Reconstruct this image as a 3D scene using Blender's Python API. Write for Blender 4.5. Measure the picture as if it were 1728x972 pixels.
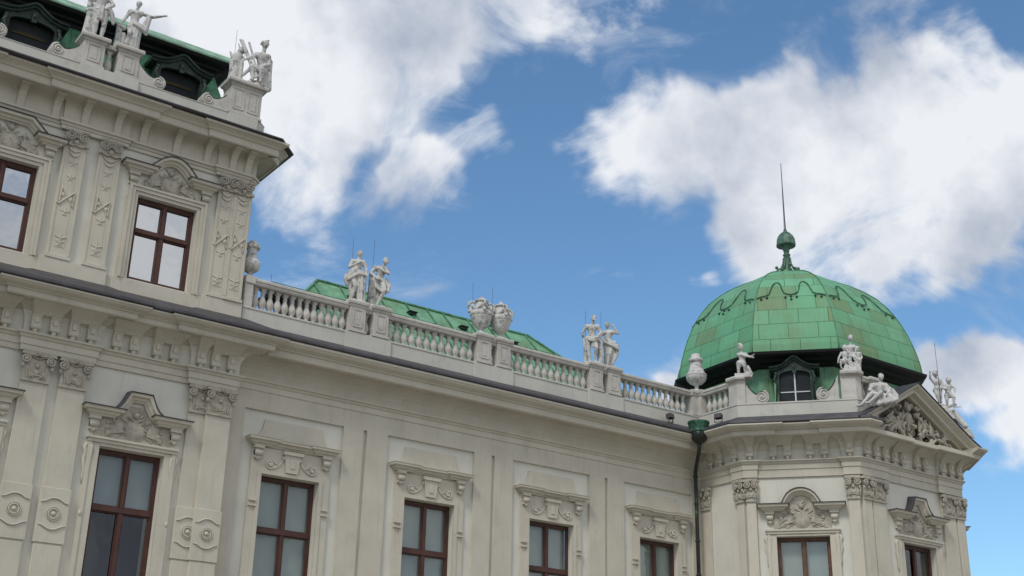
import bpy, bmesh, math, random
from mathutils import Matrix, Vector
R = math.radians
S = bpy.context.scene
for o in list(bpy.data.objects): bpy.data.objects.remove(o)
COL = S.collection

# ------------------------------------------------------------------ camera
CAMY = -31.9515
FPX = 2135.27
F_W, F_H = 1728.0, 972.0
pit, yaw, rol = 0.3778, 0.62, 0.0225
fw = Vector((math.sin(yaw)*math.cos(pit), math.cos(yaw)*math.cos(pit), math.sin(pit)))
rt = Vector((math.cos(yaw), -math.sin(yaw), 0)); up = rt.cross(fw)
r2 = rt*math.cos(rol)+up*math.sin(rol); u2 = -rt*math.sin(rol)+up*math.cos(rol)
cam = bpy.data.cameras.new('camera'); co = bpy.data.objects.new('camera', cam); COL.objects.link(co)
co.matrix_world = Matrix(((r2.x, u2.x, -fw.x, 0), (r2.y, u2.y, -fw.y, CAMY), (r2.z, u2.z, -fw.z, 0), (0, 0, 0, 1)))
cam.sensor_width = 36; cam.lens = 36*FPX/F_W; cam.clip_start = .1; cam.clip_end = 5000
S.camera = co

# ------------------------------------------------------------------ light
SUN_EL, SUN_AZ = 50, 208          # azimuth measured from +X, anticlockwise: sun stands left of the facade, in front
sd = Vector((math.cos(R(SUN_AZ))*math.cos(R(SUN_EL)), math.sin(R(SUN_AZ))*math.cos(R(SUN_EL)), math.sin(R(SUN_EL))))
sun = bpy.data.lights.new('sun', 'SUN'); sun.energy = 1.75; sun.angle = R(14); sun.color = (1, .965, .9)
so = bpy.data.objects.new('sun', sun); COL.objects.link(so); so.rotation_euler = sd.to_track_quat('Z', 'Y').to_euler()
so.location = (0, 0, 60)
S.view_settings.view_transform = 'Standard'; S.view_settings.look = 'None'
S.view_settings.exposure = 0.0; S.view_settings.gamma = 1
try: S.view_settings.use_curve_mapping = False
except Exception: pass

W = bpy.data.worlds.new('World'); S.world = W; W.use_nodes = True
WSTR = 0.1
# cloud masses: direction, angular radius (rad), weight
CLOUDS = [(300,40,300,.9),(470,60,170,.75),(640,60,190,.85),(560,170,130,.7),(820,20,160,.7),(980,10,120,.6),(480,290,110,.45),(700,120,130,.6),(590,230,90,.5),
 (720,350,110,.95),(850,250,70,.62),(690,260,80,.6),(780,300,70,.5),
 (1050,270,90,.85),(1180,180,120,.95),(1270,260,170,1.0),(1320,110,90,.7),(1450,200,150,.9),(1600,220,180,.95),(1720,190,110,.7),(1250,400,100,.85),(1430,380,130,.9),(1600,370,110,.75),(1710,380,90,.7),(1650,50,50,.3),
 (1600,600,95,1.1),(1670,640,100,.95),(1725,740,80,1.0),(1095,590,75,1.3),(1150,635,95,2.2),(1140,480,48,.85),(1000,600,60,.5),(560,340,80,.3),(650,330,70,.5),(1480,500,70,.4),(1730,640,70,.7),
 (150,-250,500,.9),(700,-500,400,.7),(-700,100,500,.7)]
def px_dir(x, y):
    v = fw*FPX + r2*(x-F_W/2) - u2*(y-F_H/2); v.normalize(); return v
def world_nodes():
    nt = W.node_tree; N = nt.nodes; L = nt.links; N.clear()
    def n(t, **k):
        q = N.new(t)
        for a, b in k.items(): setattr(q, a, b)
        return q
    def mth(op, a, b=None, clamp=False):
        q = n('ShaderNodeMath', operation=op, use_clamp=clamp)
        for i, v in enumerate((a, b)):
            if v is None: continue
            if isinstance(v, (int, float)): q.inputs[i].default_value = v
            else: L.new(v, q.inputs[i])
        return q.outputs[0]
    out = n('ShaderNodeOutputWorld'); bg = n('ShaderNodeBackground'); bg.inputs['Strength'].default_value = WSTR
    L.new(bg.outputs[0], out.inputs[0])
    tc = n('ShaderNodeTexCoord'); D0 = tc.outputs['Generated']
    sky = n('ShaderNodeTexSky', sky_type='NISHITA'); sky.sun_disc = False
    sky.sun_elevation = R(SUN_EL); sky.sun_rotation = R(90-SUN_AZ); sky.air_density = 1.0; sky.dust_density = .6; sky.ozone_density = 2.0
    # warp
    wn = n('ShaderNodeTexNoise'); wn.inputs['Scale'].default_value = 7; wn.inputs['Detail'].default_value = 4; wn.inputs['Roughness'].default_value = .55
    L.new(D0, wn.inputs['Vector'])
    vs = n('ShaderNodeVectorMath', operation='SUBTRACT'); L.new(wn.outputs['Color'], vs.inputs[0]); vs.inputs[1].default_value = (.5, .5, .5)
    vm = n('ShaderNodeVectorMath', operation='SCALE'); L.new(vs.outputs[0], vm.inputs[0]); vm.inputs['Scale'].default_value = .17
    va = n('ShaderNodeVectorMath', operation='ADD'); L.new(D0, va.inputs[0]); L.new(vm.outputs[0], va.inputs[1])
    acc = None
    for (x, y, r, w) in CLOUDS:
        d = px_dir(x, y); rad = r/FPX*1.25
        dn = n('ShaderNodeVectorMath', operation='DISTANCE'); L.new(va.outputs[0], dn.inputs[0]); dn.inputs[1].default_value = d
        mr = n('ShaderNodeMapRange', interpolation_type='SMOOTHSTEP'); L.new(dn.outputs['Value'], mr.inputs['Value'])
        mr.inputs['From Min'].default_value = rad; mr.inputs['From Max'].default_value = rad*.15
        mr.inputs['To Min'].default_value = 0; mr.inputs['To Max'].default_value = w*.8
        acc = mr.outputs[0] if acc is None else mth('ADD', acc, mr.outputs[0])
    acc = mth('MINIMUM', acc, .95)
    # sky behind the camera: broken bright cloud
    sx = n('ShaderNodeSeparateXYZ'); L.new(D0, sx.inputs[0])
    back = n('ShaderNodeMapRange', interpolation_type='SMOOTHSTEP'); L.new(sx.outputs['Y'], back.inputs['Value'])
    back.inputs['From Min'].default_value = .25; back.inputs['From Max'].default_value = -.2; back.inputs['To Max'].default_value = .8
    acc = mth('MAXIMUM', acc, back.outputs[0])
    f1 = n('ShaderNodeTexNoise'); f1.inputs['Scale'].default_value = 5; f1.inputs['Detail'].default_value = 10; f1.inputs['Roughness'].default_value = .63; f1.inputs['Distortion'].default_value = .6
    mp = n('ShaderNodeMapping'); mp.inputs['Location'].default_value = (2.3, .7, 1.1); mp.inputs['Scale'].default_value = (1, 1, 1.5); L.new(D0, mp.inputs[0]); L.new(mp.outputs[0], f1.inputs['Vector'])
    dens = mth('ADD', acc, mth('MULTIPLY', mth('SUBTRACT', f1.outputs['Fac'], .5), 2.3))
    cov = n('ShaderNodeMapRange', interpolation_type='SMOOTHSTEP'); L.new(dens, cov.inputs['Value'])
    cov.inputs['From Min'].default_value = .18; cov.inputs['From Max'].default_value = .78
    vl = n('ShaderNodeTexNoise'); vl.inputs['Scale'].default_value = 9; vl.inputs['Detail'].default_value = 9; vl.inputs['Roughness'].default_value = .62; vl.inputs['Distortion'].default_value = .8
    mp3 = n('ShaderNodeMapping'); mp3.inputs['Location'].default_value = (1.3, 8.2, 2.7); mp3.inputs['Rotation'].default_value = (0, R(20), 0); mp3.inputs['Scale'].default_value = (1, 1, 2.2); L.new(D0, mp3.inputs[0]); L.new(mp3.outputs[0], vl.inputs['Vector'])
    v2 = mth('ADD', mth('MULTIPLY', acc, .55), mth('MULTIPLY', mth('SUBTRACT', vl.outputs['Fac'], .5), 1.6))
    vr = n('ShaderNodeMapRange', interpolation_type='SMOOTHSTEP'); L.new(v2, vr.inputs['Value']); vr.inputs['From Min'].default_value = .08; vr.inputs['From Max'].default_value = .75; vr.inputs['To Max'].default_value = .6
    covx = mth('MAXIMUM', cov.outputs[0], vr.outputs[0])
    # cloud shading: thick parts slightly grey, edges white
    sh = n('ShaderNodeTexNoise'); sh.inputs['Scale'].default_value = 6.5; sh.inputs['Detail'].default_value = 6; sh.inputs['Roughness'].default_value = .55
    mp2 = n('ShaderNodeMapping'); mp2.inputs['Location'].default_value = (5.1, 3, .4); L.new(D0, mp2.inputs[0]); L.new(mp2.outputs[0], sh.inputs['Vector'])
    cr = n('ShaderNodeValToRGB'); L.new(sh.outputs['Fac'], cr.inputs[0])
    cr.color_ramp.elements[0].position = .36; cr.color_ramp.elements[0].color = (.43, .485, .59, 1)
    cr.color_ramp.elements[1].position = .57; cr.color_ramp.elements[1].color = (.85, .875, .92, 1)
    sc = n('ShaderNodeVectorMath', operation='SCALE'); L.new(cr.outputs[0], sc.inputs[0]); sc.inputs['Scale'].default_value = 1/WSTR
    tint = n('ShaderNodeVectorMath', operation='MULTIPLY'); L.new(sky.outputs[0], tint.inputs[0]); tint.inputs[1].default_value = SKYTINT
    mx = n('ShaderNodeMix', data_type='RGBA'); L.new(covx, mx.inputs[0]); L.new(tint.outputs[0], mx.inputs[6]); L.new(sc.outputs[0], mx.inputs[7])
    L.new(mx.outputs[2], bg.inputs['Color'])
SKYTINT = (1.08, 1.40, 1.52)
world_nodes()

# ------------------------------------------------------------------ materials
MATS = {}
def mat(name, col, rough=.85, var=.12, col2=None, scale=1.2, bump=.15, bscale=30, metal=0, streak=0, spec=.3, blotch=None):
    m = bpy.data.materials.new(name); m.use_nodes = True; nt = m.node_tree; N = nt.nodes; L = nt.links
    b = N['Principled BSDF']; b.inputs['Roughness'].default_value = rough; b.inputs['Metallic'].default_value = metal
    b.inputs['Specular IOR Level'].default_value = spec
    g = N.new('ShaderNodeNewGeometry')
    no = N.new('ShaderNodeTexNoise'); no.inputs['Scale'].default_value = scale; no.inputs['Detail'].default_value = 8; no.inputs['Roughness'].default_value = .65
    L.new(g.outputs['Position'], no.inputs['Vector'])
    c2 = col2 or tuple(c*(1-var*1.6) for c in col)
    cr = N.new('ShaderNodeValToRGB'); L.new(no.outputs['Fac'], cr.inputs[0])
    cr.color_ramp.elements[0].position = .34; cr.color_ramp.elements[0].color = (*c2, 1)
    cr.color_ramp.elements[1].position = .60; cr.color_ramp.elements[1].color = (*col, 1)
    last = cr.outputs[0]
    def mixin(facsock, c):
        nonlocal last
        mx = N.new('ShaderNodeMix'); mx.data_type = 'RGBA'; L.new(facsock, mx.inputs[0]); L.new(last, mx.inputs[6]); mx.inputs[7].default_value = (*c, 1); last = mx.outputs[2]
    if streak:
        mp = N.new('ShaderNodeMapping'); mp.inputs['Scale'].default_value = (9, 9, .7); L.new(g.outputs['Position'], mp.inputs[0])
        n2 = N.new('ShaderNodeTexNoise'); n2.inputs['Scale'].default_value = 1; n2.inputs['Detail'].default_value = 5; n2.inputs['Roughness'].default_value = .6; L.new(mp.outputs[0], n2.inputs['Vector'])
        mr = N.new('ShaderNodeMapRange'); mr.inputs['From Min'].default_value = .55; mr.inputs['From Max'].default_value = .8; mr.inputs['To Max'].default_value = streak; L.new(n2.outputs['Fac'], mr.inputs['Value'])
        mixin(mr.outputs[0], tuple(c*.45 for c in col))
    if blotch:
        bc, bs, lo, hi, amt = blotch
        n3 = N.new('ShaderNodeTexNoise'); n3.inputs['Scale'].default_value = bs; n3.inputs['Detail'].default_value = 6; n3.inputs['Roughness'].default_value = .7; L.new(g.outputs['Position'], n3.inputs['Vector'])
        mr = N.new('ShaderNodeMapRange'); mr.inputs['From Min'].default_value = lo; mr.inputs['From Max'].default_value = hi; mr.inputs['To Max'].default_value = amt; L.new(n3.outputs['Fac'], mr.inputs['Value'])
        mixin(mr.outputs[0], bc)
    L.new(last, b.inputs['Base Color'])
    if bump:
        nb = N.new('ShaderNodeTexNoise'); nb.inputs['Scale'].default_value = bscale; nb.inputs['Detail'].default_value = 5; L.new(g.outputs['Position'], nb.inputs['Vector'])
        bp = N.new('ShaderNodeBump'); bp.inputs['Strength'].default_value = bump; bp.inputs['Distance'].default_value = .02; L.new(nb.outputs['Fac'], bp.inputs['Height']); L.new(bp.outputs[0], b.inputs['Normal'])
    MATS[name] = m; return m
M_WHITE = mat('white_plaster', (.67, .655, .58), var=.07, scale=.7, streak=.25)
M_CREAM = mat('cream_stucco', (.58, .545, .455), var=.08, scale=1.1, streak=.30, blotch=((.40, .37, .31), 2.2, .56, .75, .35))
M_STONE = mat('grey_stone', (.57, .545, .495), var=.14, scale=1.8, streak=.35, blotch=((.22, .205, .19), 5, .56, .76, .6))
M_PLINTH = mat('pale_render', (.57, .555, .50), var=.08, scale=.8, streak=.25, blotch=((.32, .31, .29), 1.5, .56, .74, .5))
M_STATUE = mat('statue_stone', (.61, .60, .57), var=.12, scale=5, bump=.3, bscale=40, blotch=((.17, .165, .155), 6, .52, .64, .85), streak=.5)
M_RELIEF = mat('relief_stone', (.48, .445, .37), var=.2, scale=6, bump=.4, bscale=50, blotch=((.2, .18, .14), 9, .55, .72, .6))
M_ZINC = mat('lead_flashing', (.075, .07, .078), rough=.55, var=.3, scale=3, spec=.4, blotch=((.035, .033, .036), 6, .5, .7, .7))
M_BLACK = mat('eave_black', (.012, .011, .012), rough=.6, var=.3, scale=4, bump=.1)  # near-black, used for the mansard soffit and the dome eave
M_DKCOP = mat('dark_copper', (.022, .045, .034), rough=.6, var=.4, scale=4, spec=.4, blotch=((.05, .16, .1), 5, .6, .75, .6))
M_PATINA = mat('green_patina', (.20, .41, .25), rough=.7, var=.25, scale=1.6, bump=.15, blotch=((.14, .20, .09), 1.3, .5, .66, .8), streak=.5)
M_PALE = mat('pale_patina', (.30, .48, .36), rough=.7, var=.25, scale=2.5, streak=.4, blotch=((.16, .22, .13), 2, .5, .66, .7))
M_LAMB = mat('dull_green_copper', (.045, .11, .065), rough=.6, var=.5, scale=3, blotch=((.12, .32, .18), 2.0, .5, .6, .8))
M_TYMP = mat('dark_brown_render', (.21, .19, .16), var=.25, scale=3, bump=.3)  # darker brown than the other renders, only for the pediment's back wall
M_OLDCOP = mat('old_green_copper', (.13, .34, .20), rough=.65, var=.35, scale=2.5, streak=.5, blotch=((.03, .055, .035), 1.6, .54, .68, .8))
M_TARN = mat('tarnished_copper', (.09, .19, .13), rough=.5, var=.4, scale=5, spec=.5)
M_WOOD = mat('red_brown_paint', (.085, .032, .022), rough=.45, var=.2, scale=3, bump=.05, spec=.4)
M_WOOD2 = mat('worn_brown_paint', (.15, .075, .045), rough=.5, var=.25, scale=4, bump=.05, spec=.4)
M_WPAINT = mat('white_paint', (.6, .62, .64), rough=.5, var=.05, bump=0)
M_BLIND = mat('grey_blind', (.33, .38, .355), rough=.9, var=.05, scale=.6, bump=0)
M_ROOM = mat('dark_room', (.03, .035, .04), rough=.9, var=.2, bump=0)  # near-black colour stands in for the gloom of unlit rooms
M_ROD = mat('rod_metal', (.12, .12, .13), rough=.4, metal=.6, var=.1, bump=0)
M_LAMP = mat('lamp_housing', (.10, .08, .085), rough=.5, var=.1, bump=0)
M_PIPE = mat('patched_pipe_copper', (.02, .024, .02), rough=.5, var=.3, scale=3, spec=.5, blotch=((.06, .2, .12), 2.2, .6, .66, .9))
M_HOPPER = mat('mottled_hopper_copper', (.05, .17, .10), rough=.55, var=.4, scale=8, spec=.4, blotch=((.012, .02, .015), 9, .46, .6, .9))
M_GROUND = mat('gravel_ground', (.30, .27, .22), rough=.95, var=.2, scale=.3, bump=.3, bscale=8)
M_OCHRE = mat('ochre_shutter', (.06, .045, .012), rough=.7, var=.2, bump=.1)

def glass(name, tint, refl):
    m = bpy.data.materials.new(name); m.use_nodes = True; N = m.node_tree.nodes; L = m.node_tree.links; N.clear()
    o = N.new('ShaderNodeOutputMaterial'); mx = N.new('ShaderNodeMixShader'); t = N.new('ShaderNodeBsdfTransparent'); g = N.new('ShaderNodeBsdfGlossy')
    t.inputs[0].default_value = (*tint, 1); g.inputs['Roughness'].default_value = .015
    ge = N.new('ShaderNodeNewGeometry'); nb = N.new('ShaderNodeTexNoise'); nb.inputs['Scale'].default_value = 1.3; L.new(ge.outputs['Position'], nb.inputs['Vector'])
    bp = N.new('ShaderNodeBump'); bp.inputs['Strength'].default_value = .15; bp.inputs['Distance'].default_value = .03; L.new(nb.outputs['Fac'], bp.inputs['Height']); L.new(bp.outputs[0], g.inputs['Normal'])
    lf = N.new('ShaderNodeLayerWeight'); lf.inputs['Blend'].default_value = .5; pw_ = N.new('ShaderNodeMath'); pw_.operation = 'POWER'; L.new(lf.outputs['Facing'], pw_.inputs[0]); pw_.inputs[1].default_value = 4
    lw = N.new('ShaderNodeMath'); lw.operation = 'ADD'; L.new(pw_.outputs[0], lw.inputs[0]); lw.inputs[1].default_value = .07
    ma = N.new('ShaderNodeMath'); ma.operation = 'ADD'; ma.use_clamp = True; L.new(lw.outputs[0], ma.inputs[0]); ma.inputs[1].default_value = refl
    L.new(ma.outputs[0], mx.inputs[0]); L.new(t.outputs[0], mx.inputs[1]); L.new(g.outputs[0], mx.inputs[2]); L.new(mx.outputs[0], o.inputs[0])
    return m
M_GLASS = glass('window_glass', (.93, .96, .95), .05)
M_MIRROR = glass('coated_window_glass', (.5, .55, .55), .62)
M_BLUEGL = glass('clear_window_glass', (.88, .92, .95), .035)

def dome_mat():
    m = bpy.data.materials.new('dome_copper_sheets'); m.use_nodes = True; N = m.node_tree.nodes; L = m.node_tree.links
    b = N['Principled BSDF']; b.inputs['Roughness'].default_value = .62; b.inputs['Specular IOR Level'].default_value = .35
    uv = N.new('ShaderNodeUVMap'); uv.uv_map = 'UVMap'
    br = N.new('ShaderNodeTexBrick'); L.new(uv.outputs[0], br.inputs['Vector'])
    br.inputs['Color1'].default_value = (0, 0, 0, 1); br.inputs['Color2'].default_value = (1, 1, 1, 1); br.inputs['Mortar'].default_value = (.5, .5, .5, 1)
    br.inputs['Scale'].default_value = 1; br.inputs['Mortar Size'].default_value = .012; br.inputs['Mortar Smooth'].default_value = .3
    br.inputs['Brick Width'].default_value = 1.05; br.inputs['Row Height'].default_value = .66; br.offset = .37; br.squash = 1
    cr = N.new('ShaderNodeValToRGB'); L.new(br.outputs['Color'], cr.inputs[0]); e = cr.color_ramp.elements
    e[0].position = 0; e[0].color = (.145, .385, .205, 1); e[1].position = 1; e[1].color = (.17, .24, .11, 1)
    for p, c in ((.35, (.13, .35, .185)), (.6, (.16, .41, .23)), (.74, (.13, .32, .165)), (.88, (.165, .28, .135))):
        q = cr.color_ramp.elements.new(p); q.color = (*c, 1)
    g = N.new('ShaderNodeNewGeometry')
    no = N.new('ShaderNodeTexNoise'); no.inputs['Scale'].default_value = .9; no.inputs['Detail'].default_value = 7; no.inputs['Roughness'].default_value = .65; L.new(g.outputs['Position'], no.inputs['Vector'])
    mr = N.new('ShaderNodeMapRange'); mr.inputs['From Min'].default_value = .47; mr.inputs['From Max'].default_value = .68; mr.inputs['To Max'].default_value = .7; L.new(no.outputs['Fac'], mr.inputs['Value'])
    mx = N.new('ShaderNodeMix'); mx.data_type = 'RGBA'; L.new(mr.outputs[0], mx.inputs[0]); L.new(cr.outputs[0], mx.inputs[6]); mx.inputs[7].default_value = (.16, .25, .13, 1)
    # vertical run-off streaks
    mp = N.new('ShaderNodeMapping'); mp.inputs['Scale'].default_value = (5, .5, 1); L.new(uv.outputs[0], mp.inputs[0])
    n2 = N.new('ShaderNodeTexNoise'); n2.inputs['Scale'].default_value = 1.3; n2.inputs['Detail'].default_value = 5; L.new(mp.outputs[0], n2.inputs['Vector'])
    mr2 = N.new('ShaderNodeMapRange'); mr2.inputs['From Min'].default_value = .5; mr2.inputs['From Max'].default_value = .75; mr2.inputs['To Max'].default_value = .5; L.new(n2.outputs['Fac'], mr2.inputs['Value'])
    mx2 = N.new('ShaderNodeMix'); mx2.data_type = 'RGBA'; L.new(mr2.outputs[0], mx2.inputs[0]); L.new(mx.outputs[2], mx2.inputs[6]); mx2.inputs[7].default_value = (.19, .44, .26, 1)
    mx3 = N.new('ShaderNodeMix'); mx3.data_type = 'RGBA'; L.new(br.outputs['Fac'], mx3.inputs[0]); L.new(mx2.outputs[2], mx3.inputs[6]); mx3.inputs[7].default_value = (.045, .13, .065, 1)
    L.new(mx3.outputs[2], b.inputs['Base Color'])
    bp = N.new('ShaderNodeBump'); bp.inputs['Strength'].default_value = .5; bp.inputs['Distance'].default_value = .03; L.new(br.outputs['Fac'], bp.inputs['Height']); bp.invert = True
    bp2 = N.new('ShaderNodeBump'); bp2.inputs['Strength'].default_value = .25; bp2.inputs['Distance'].default_value = .05; L.new(no.outputs['Fac'], bp2.inputs['Height']); L.new(bp.outputs[0], bp2.inputs['Normal']); L.new(bp2.outputs[0], b.inputs['Normal'])
    return m
M_DOME = dome_mat()

# ------------------------------------------------------------------ mesh building
WM = {}
def link(o, parent=None, wm=None):
    COL.objects.link(o); wm = wm or Matrix.Identity(4); WM[o.name] = wm
    if parent is not None:
        o.parent = parent; o.matrix_basis = WM[parent.name].inverted() @ wm
    else: o.matrix_basis = wm
    return o
def tag(o, label=None, cat=None, group=None, kind=None):
    if label: o['label'] = label
    if cat: o['category'] = cat
    if group: o['group'] = group
    if kind: o['kind'] = kind
    return o
def empty(name, loc, rz=0):
    o = bpy.data.objects.new(name, None); o.empty_display_size = .3
    return link(o, None, Matrix.Translation(loc) @ Matrix.Rotation(rz, 4, 'Z'))
def frame(ox, oy, dx=1, dy=0):                 # local x runs along the face, local -y points outwards
    return Matrix.Translation((ox, oy, 0)) @ Matrix.Rotation(math.atan2(dy, dx), 4, 'Z')
I4 = Matrix.Identity(4)

class MB:
    def __init__(s): s.v = []; s.f = []; s.uv = None; s.sm = []
    def add(s, vs, fs, smooth=False):
        b = len(s.v); s.v += [tuple(x) for x in vs]; s.f += [tuple(i+b for i in q) for q in fs]; s.sm += [smooth]*len(fs); return s
    def box(s, x0, x1, y0, y1, z0, z1):
        return s.add([(x0,y0,z0),(x1,y0,z0),(x1,y1,z0),(x0,y1,z0),(x0,y0,z1),(x1,y0,z1),(x1,y1,z1),(x0,y1,z1)],
                     [(0,3,2,1),(4,5,6,7),(0,1,5,4),(1,2,6,5),(2,3,7,6),(3,0,4,7)])
    def bo(s, u0, u1, o0, o1, z0, z1): return s.box(u0, u1, -o1, -o0, z0, z1)   # o measured outwards
    def prism(s, pts, axis, a, b):             # polygon pts extruded along an axis; axis 'y': pts are (x,z) ; 'x': (y,z) ; 'z': (x,y)
        n = len(pts)
        def P(p, t): return (p[0], t, p[1]) if axis == 'y' else ((t, p[0], p[1]) if axis == 'x' else (p[0], p[1], t))
        vs = [P(p, a) for p in pts]+[P(p, b) for p in pts]
        fs = [tuple(range(n)), tuple(reversed(range(n, 2*n)))]+[(i, i+n, (i+1) % n+n, (i+1) % n) for i in range(n)]
        return s.add(vs, fs)
    def tube(s, pts, r, n=6, r1=None, caps=True, closed=False):
        pts = [Vector(p) for p in pts]; m = len(pts); vs = []; fs = []
        pn = None
        for i, p in enumerate(pts):
            if closed: t = pts[(i+1) % m]-pts[i-1]
            else: t = pts[min(i+1, m-1)]-pts[max(i-1, 0)]
            if t.length < 1e-9: t = Vector((0, 0, 1))
            t.normalize()
            if pn is None:
                a = Vector((0, 0, 1)) if abs(t.z) < .9 else Vector((1, 0, 0)); pn = t.cross(a).normalized()
            else:
                pn = (pn-t*pn.dot(t))
                if pn.length < 1e-6: pn = t.orthogonal()
                pn.normalize()
            bn = t.cross(pn)
            rr = r[i] if isinstance(r, (list, tuple)) else (r if r1 is None else r+(r1-r)*i/max(1, m-1))
            for k in range(n):
                an = 2*math.pi*k/n; vs.append(p+pn*math.cos(an)*rr+bn*math.sin(an)*rr)
        for i in range(m-1 if not closed else m):
            for k in range(n):
                a = i*n+k; b = i*n+(k+1) % n; j = ((i+1) % m)*n
                fs.append((a, b, j+(k+1) % n, j+k))
        if caps and not closed: fs += [tuple(reversed(range(n))), tuple((m-1)*n+k for k in range(n))]
        return s.add(vs, fs, True)
    def lathe(s, prof, n=20, c=(0, 0, 0), smooth=True, ax=None):
        vs = []; fs = []
        for (r, z) in prof:
            for k in range(n):
                a = 2*math.pi*k/n; vs.append((c[0]+max(r, .0005)*math.cos(a), c[1]+max(r, .0005)*math.sin(a), c[2]+z))
        m = len(prof)
        for i in range(m-1):
            for k in range(n): fs.append((i*n+k, i*n+(k+1) % n, (i+1)*n+(k+1) % n, (i+1)*n+k))
        fs += [tuple(reversed(range(n))), tuple((m-1)*n+k for k in range(n))]
        return s.add(vs, fs, smooth)
    def ball(s, c, r, n=10, m=7):
        if not isinstance(r, (tuple, list)): r = (r, r, r)
        vs = [(c[0], c[1], c[2]-r[2])]; fs = []
        for i in range(1, m):
            t = math.pi*i/m
            for k in range(n):
                a = 2*math.pi*k/n; vs.append((c[0]+r[0]*math.sin(t)*math.cos(a), c[1]+r[1]*math.sin(t)*math.sin(a), c[2]-r[2]*math.cos(t)))
        vs.append((c[0], c[1], c[2]+r[2])); T = len(vs)-1
        for k in range(n):
            fs.append((0, 1+(k+1) % n, 1+k)); b = 1+(m-2)*n; fs.append((T, b+k, b+(k+1) % n))
        for i in range(m-2):
            for k in range(n): a = 1+i*n; fs.append((a+k, a+(k+1) % n, a+n+(k+1) % n, a+n+k))
        return s.add(vs, fs, True)
    def cap(s, p, q, r0, r1=None, n=8):        # tapered capsule
        r1 = r0 if r1 is None else r1; p = Vector(p); q = Vector(q); d = q-p
        if d.length < 1e-5: return s.ball(p, r0)
        t = d.normalized()
        pts = [p-t*r0*.98, p-t*r0*.75, p-t*r0*.35, p, q, q+t*r1*.35, q+t*r1*.75, q+t*r1*.98]
        return s.tube(pts, [r0*.15, r0*.66, r0*.94, r0, r1, r1*.94, r1*.66, r1*.15], n)
    def sweep(s, path, prof, closed_prof=True, endcaps=True):
        """profile (out,z) swept along a plan polyline; outwards = right-hand side of travel (dy,-dx)"""
        P = [Vector((a[0], a[1])) for a in path]; n = len(P); mv = []
        for i in range(n):
            ds = []
            if i > 0: ds.append((P[i]-P[i-1]).normalized())
            if i < n-1: ds.append((P[i+1]-P[i]).normalized())
            ns = [Vector((d.y, -d.x)) for d in ds]
            if len(ns) == 1: mv.append(ns[0])
            else:
                h = (ns[0]+ns[1]); h.normalize(); mv.append(h/max(.3, h.dot(ns[0])))
        k = len(prof); vs = []
        for i in range(n):
            for (o, z) in prof: q = P[i]+mv[i]*o; vs.append((q.x, q.y, z))
        fs = []
        for i in range(n-1):
            for j in range(k if closed_prof else k-1): a = i*k+j; b = i*k+(j+1) % k; fs.append((a, a+k, b+k, b))
        if endcaps and closed_prof: fs += [tuple(range(k)), tuple(reversed(range((n-1)*k, n*k)))]
        return s.add(vs, fs)
    def sweep_uz(s, path, prof):
        """profile (out,h) swept along a polyline in the facade plane (u,z); h is measured to its left (up)"""
        P = [Vector(a) for a in path]; n = len(P); mv = []
        for i in range(n):
            ds = []
            if i > 0: ds.append((P[i]-P[i-1]).normalized())
            if i < n-1: ds.append((P[i+1]-P[i]).normalized())
            ns = [Vector((-d.y, d.x)) for d in ds]
            if len(ns) == 1: mv.append(ns[0])
            else:
                h = ns[0]+ns[1]; h.normalize(); mv.append(h/max(.4, h.dot(ns[0])))
        k = len(prof); vs = []
        for i in range(n):
            for (o, h) in prof: q = P[i]+mv[i]*h; vs.append((q.x, -o, q.y))
        fs = []
        for i in range(n-1):
            for j in range(k): a = i*k+j; b = i*k+(j+1) % k; fs.append((a, b, b+k, a+k))
        fs += [tuple(reversed(range(k))), tuple(range((n-1)*k, n*k))]
        return s.add(vs, fs)
    def wall(s, u0, u1, z0, z1, holes, o=0, depth=.3):
        us = sorted({u0, u1, *[h[0] for h in holes], *[h[1] for h in holes]}); zs = sorted({z0, z1, *[h[2] for h in holes], *[h[3] for h in holes]})
        for a, b in zip(us, us[1:]):
            for c, d in zip(zs, zs[1:]):
                if any(h[0] <= a+1e-6 and b <= h[1]+1e-6 and h[2] <= c+1e-6 and d <= h[3]+1e-6 for h in holes): continue
                s.add([(a, -o, c), (b, -o, c), (b, -o, d), (a, -o, d)], [(0, 1, 2, 3)])
        for (a, b, c, d) in holes:
            y0 = -o; y1 = -o+depth
            s.add([(a,y0,c),(a,y1,c),(a,y1,d),(a,y0,d)], [(0,1,2,3)]); s.add([(b,y0,c),(b,y1,c),(b,y1,d),(b,y0,d)], [(3,2,1,0)])
            s.add([(a,y0,d),(b,y0,d),(b,y1,d),(a,y1,d)], [(3,2,1,0)]); s.add([(a,y0,c),(b,y0,c),(b,y1,c),(a,y1,c)], [(0,1,2,3)])
        return s
    def mesh(s, name, m, bevel=0):
        me = bpy.data.meshes.new(name)
        xs = [v[0] for v in s.v]; ys = [v[1] for v in s.v]; zs = [v[2] for v in s.v]
        c = Vector(((min(xs)+max(xs))/2, (min(ys)+max(ys))/2, min(zs)))
        me.from_pydata([(v[0]-c.x, v[1]-c.y, v[2]-c.z) for v in s.v], [], s.f)
        me.polygons.foreach_set('use_smooth', s.sm)
        if s.uv is not None:
            ul = me.uv_layers.new(name='UVMap')
            for i, l in enumerate(me.loops): ul.data[i].uv = s.uv[i]
        me.materials.append(m)
        bm = bmesh.new(); bm.from_mesh(me)
        if bevel:
            try: bmesh.ops.bevel(bm, geom=[e for e in bm.edges if len(e.link_faces) == 2 and e.calc_face_angle(0) > .6], offset=bevel, segments=1, affect='EDGES', clamp_overlap=True)
            except Exception: pass
        if s.uv is None: bmesh.ops.recalc_face_normals(bm, faces=bm.faces)
        bm.to_mesh(me); bm.free(); me.update()
        return me, c
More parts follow.
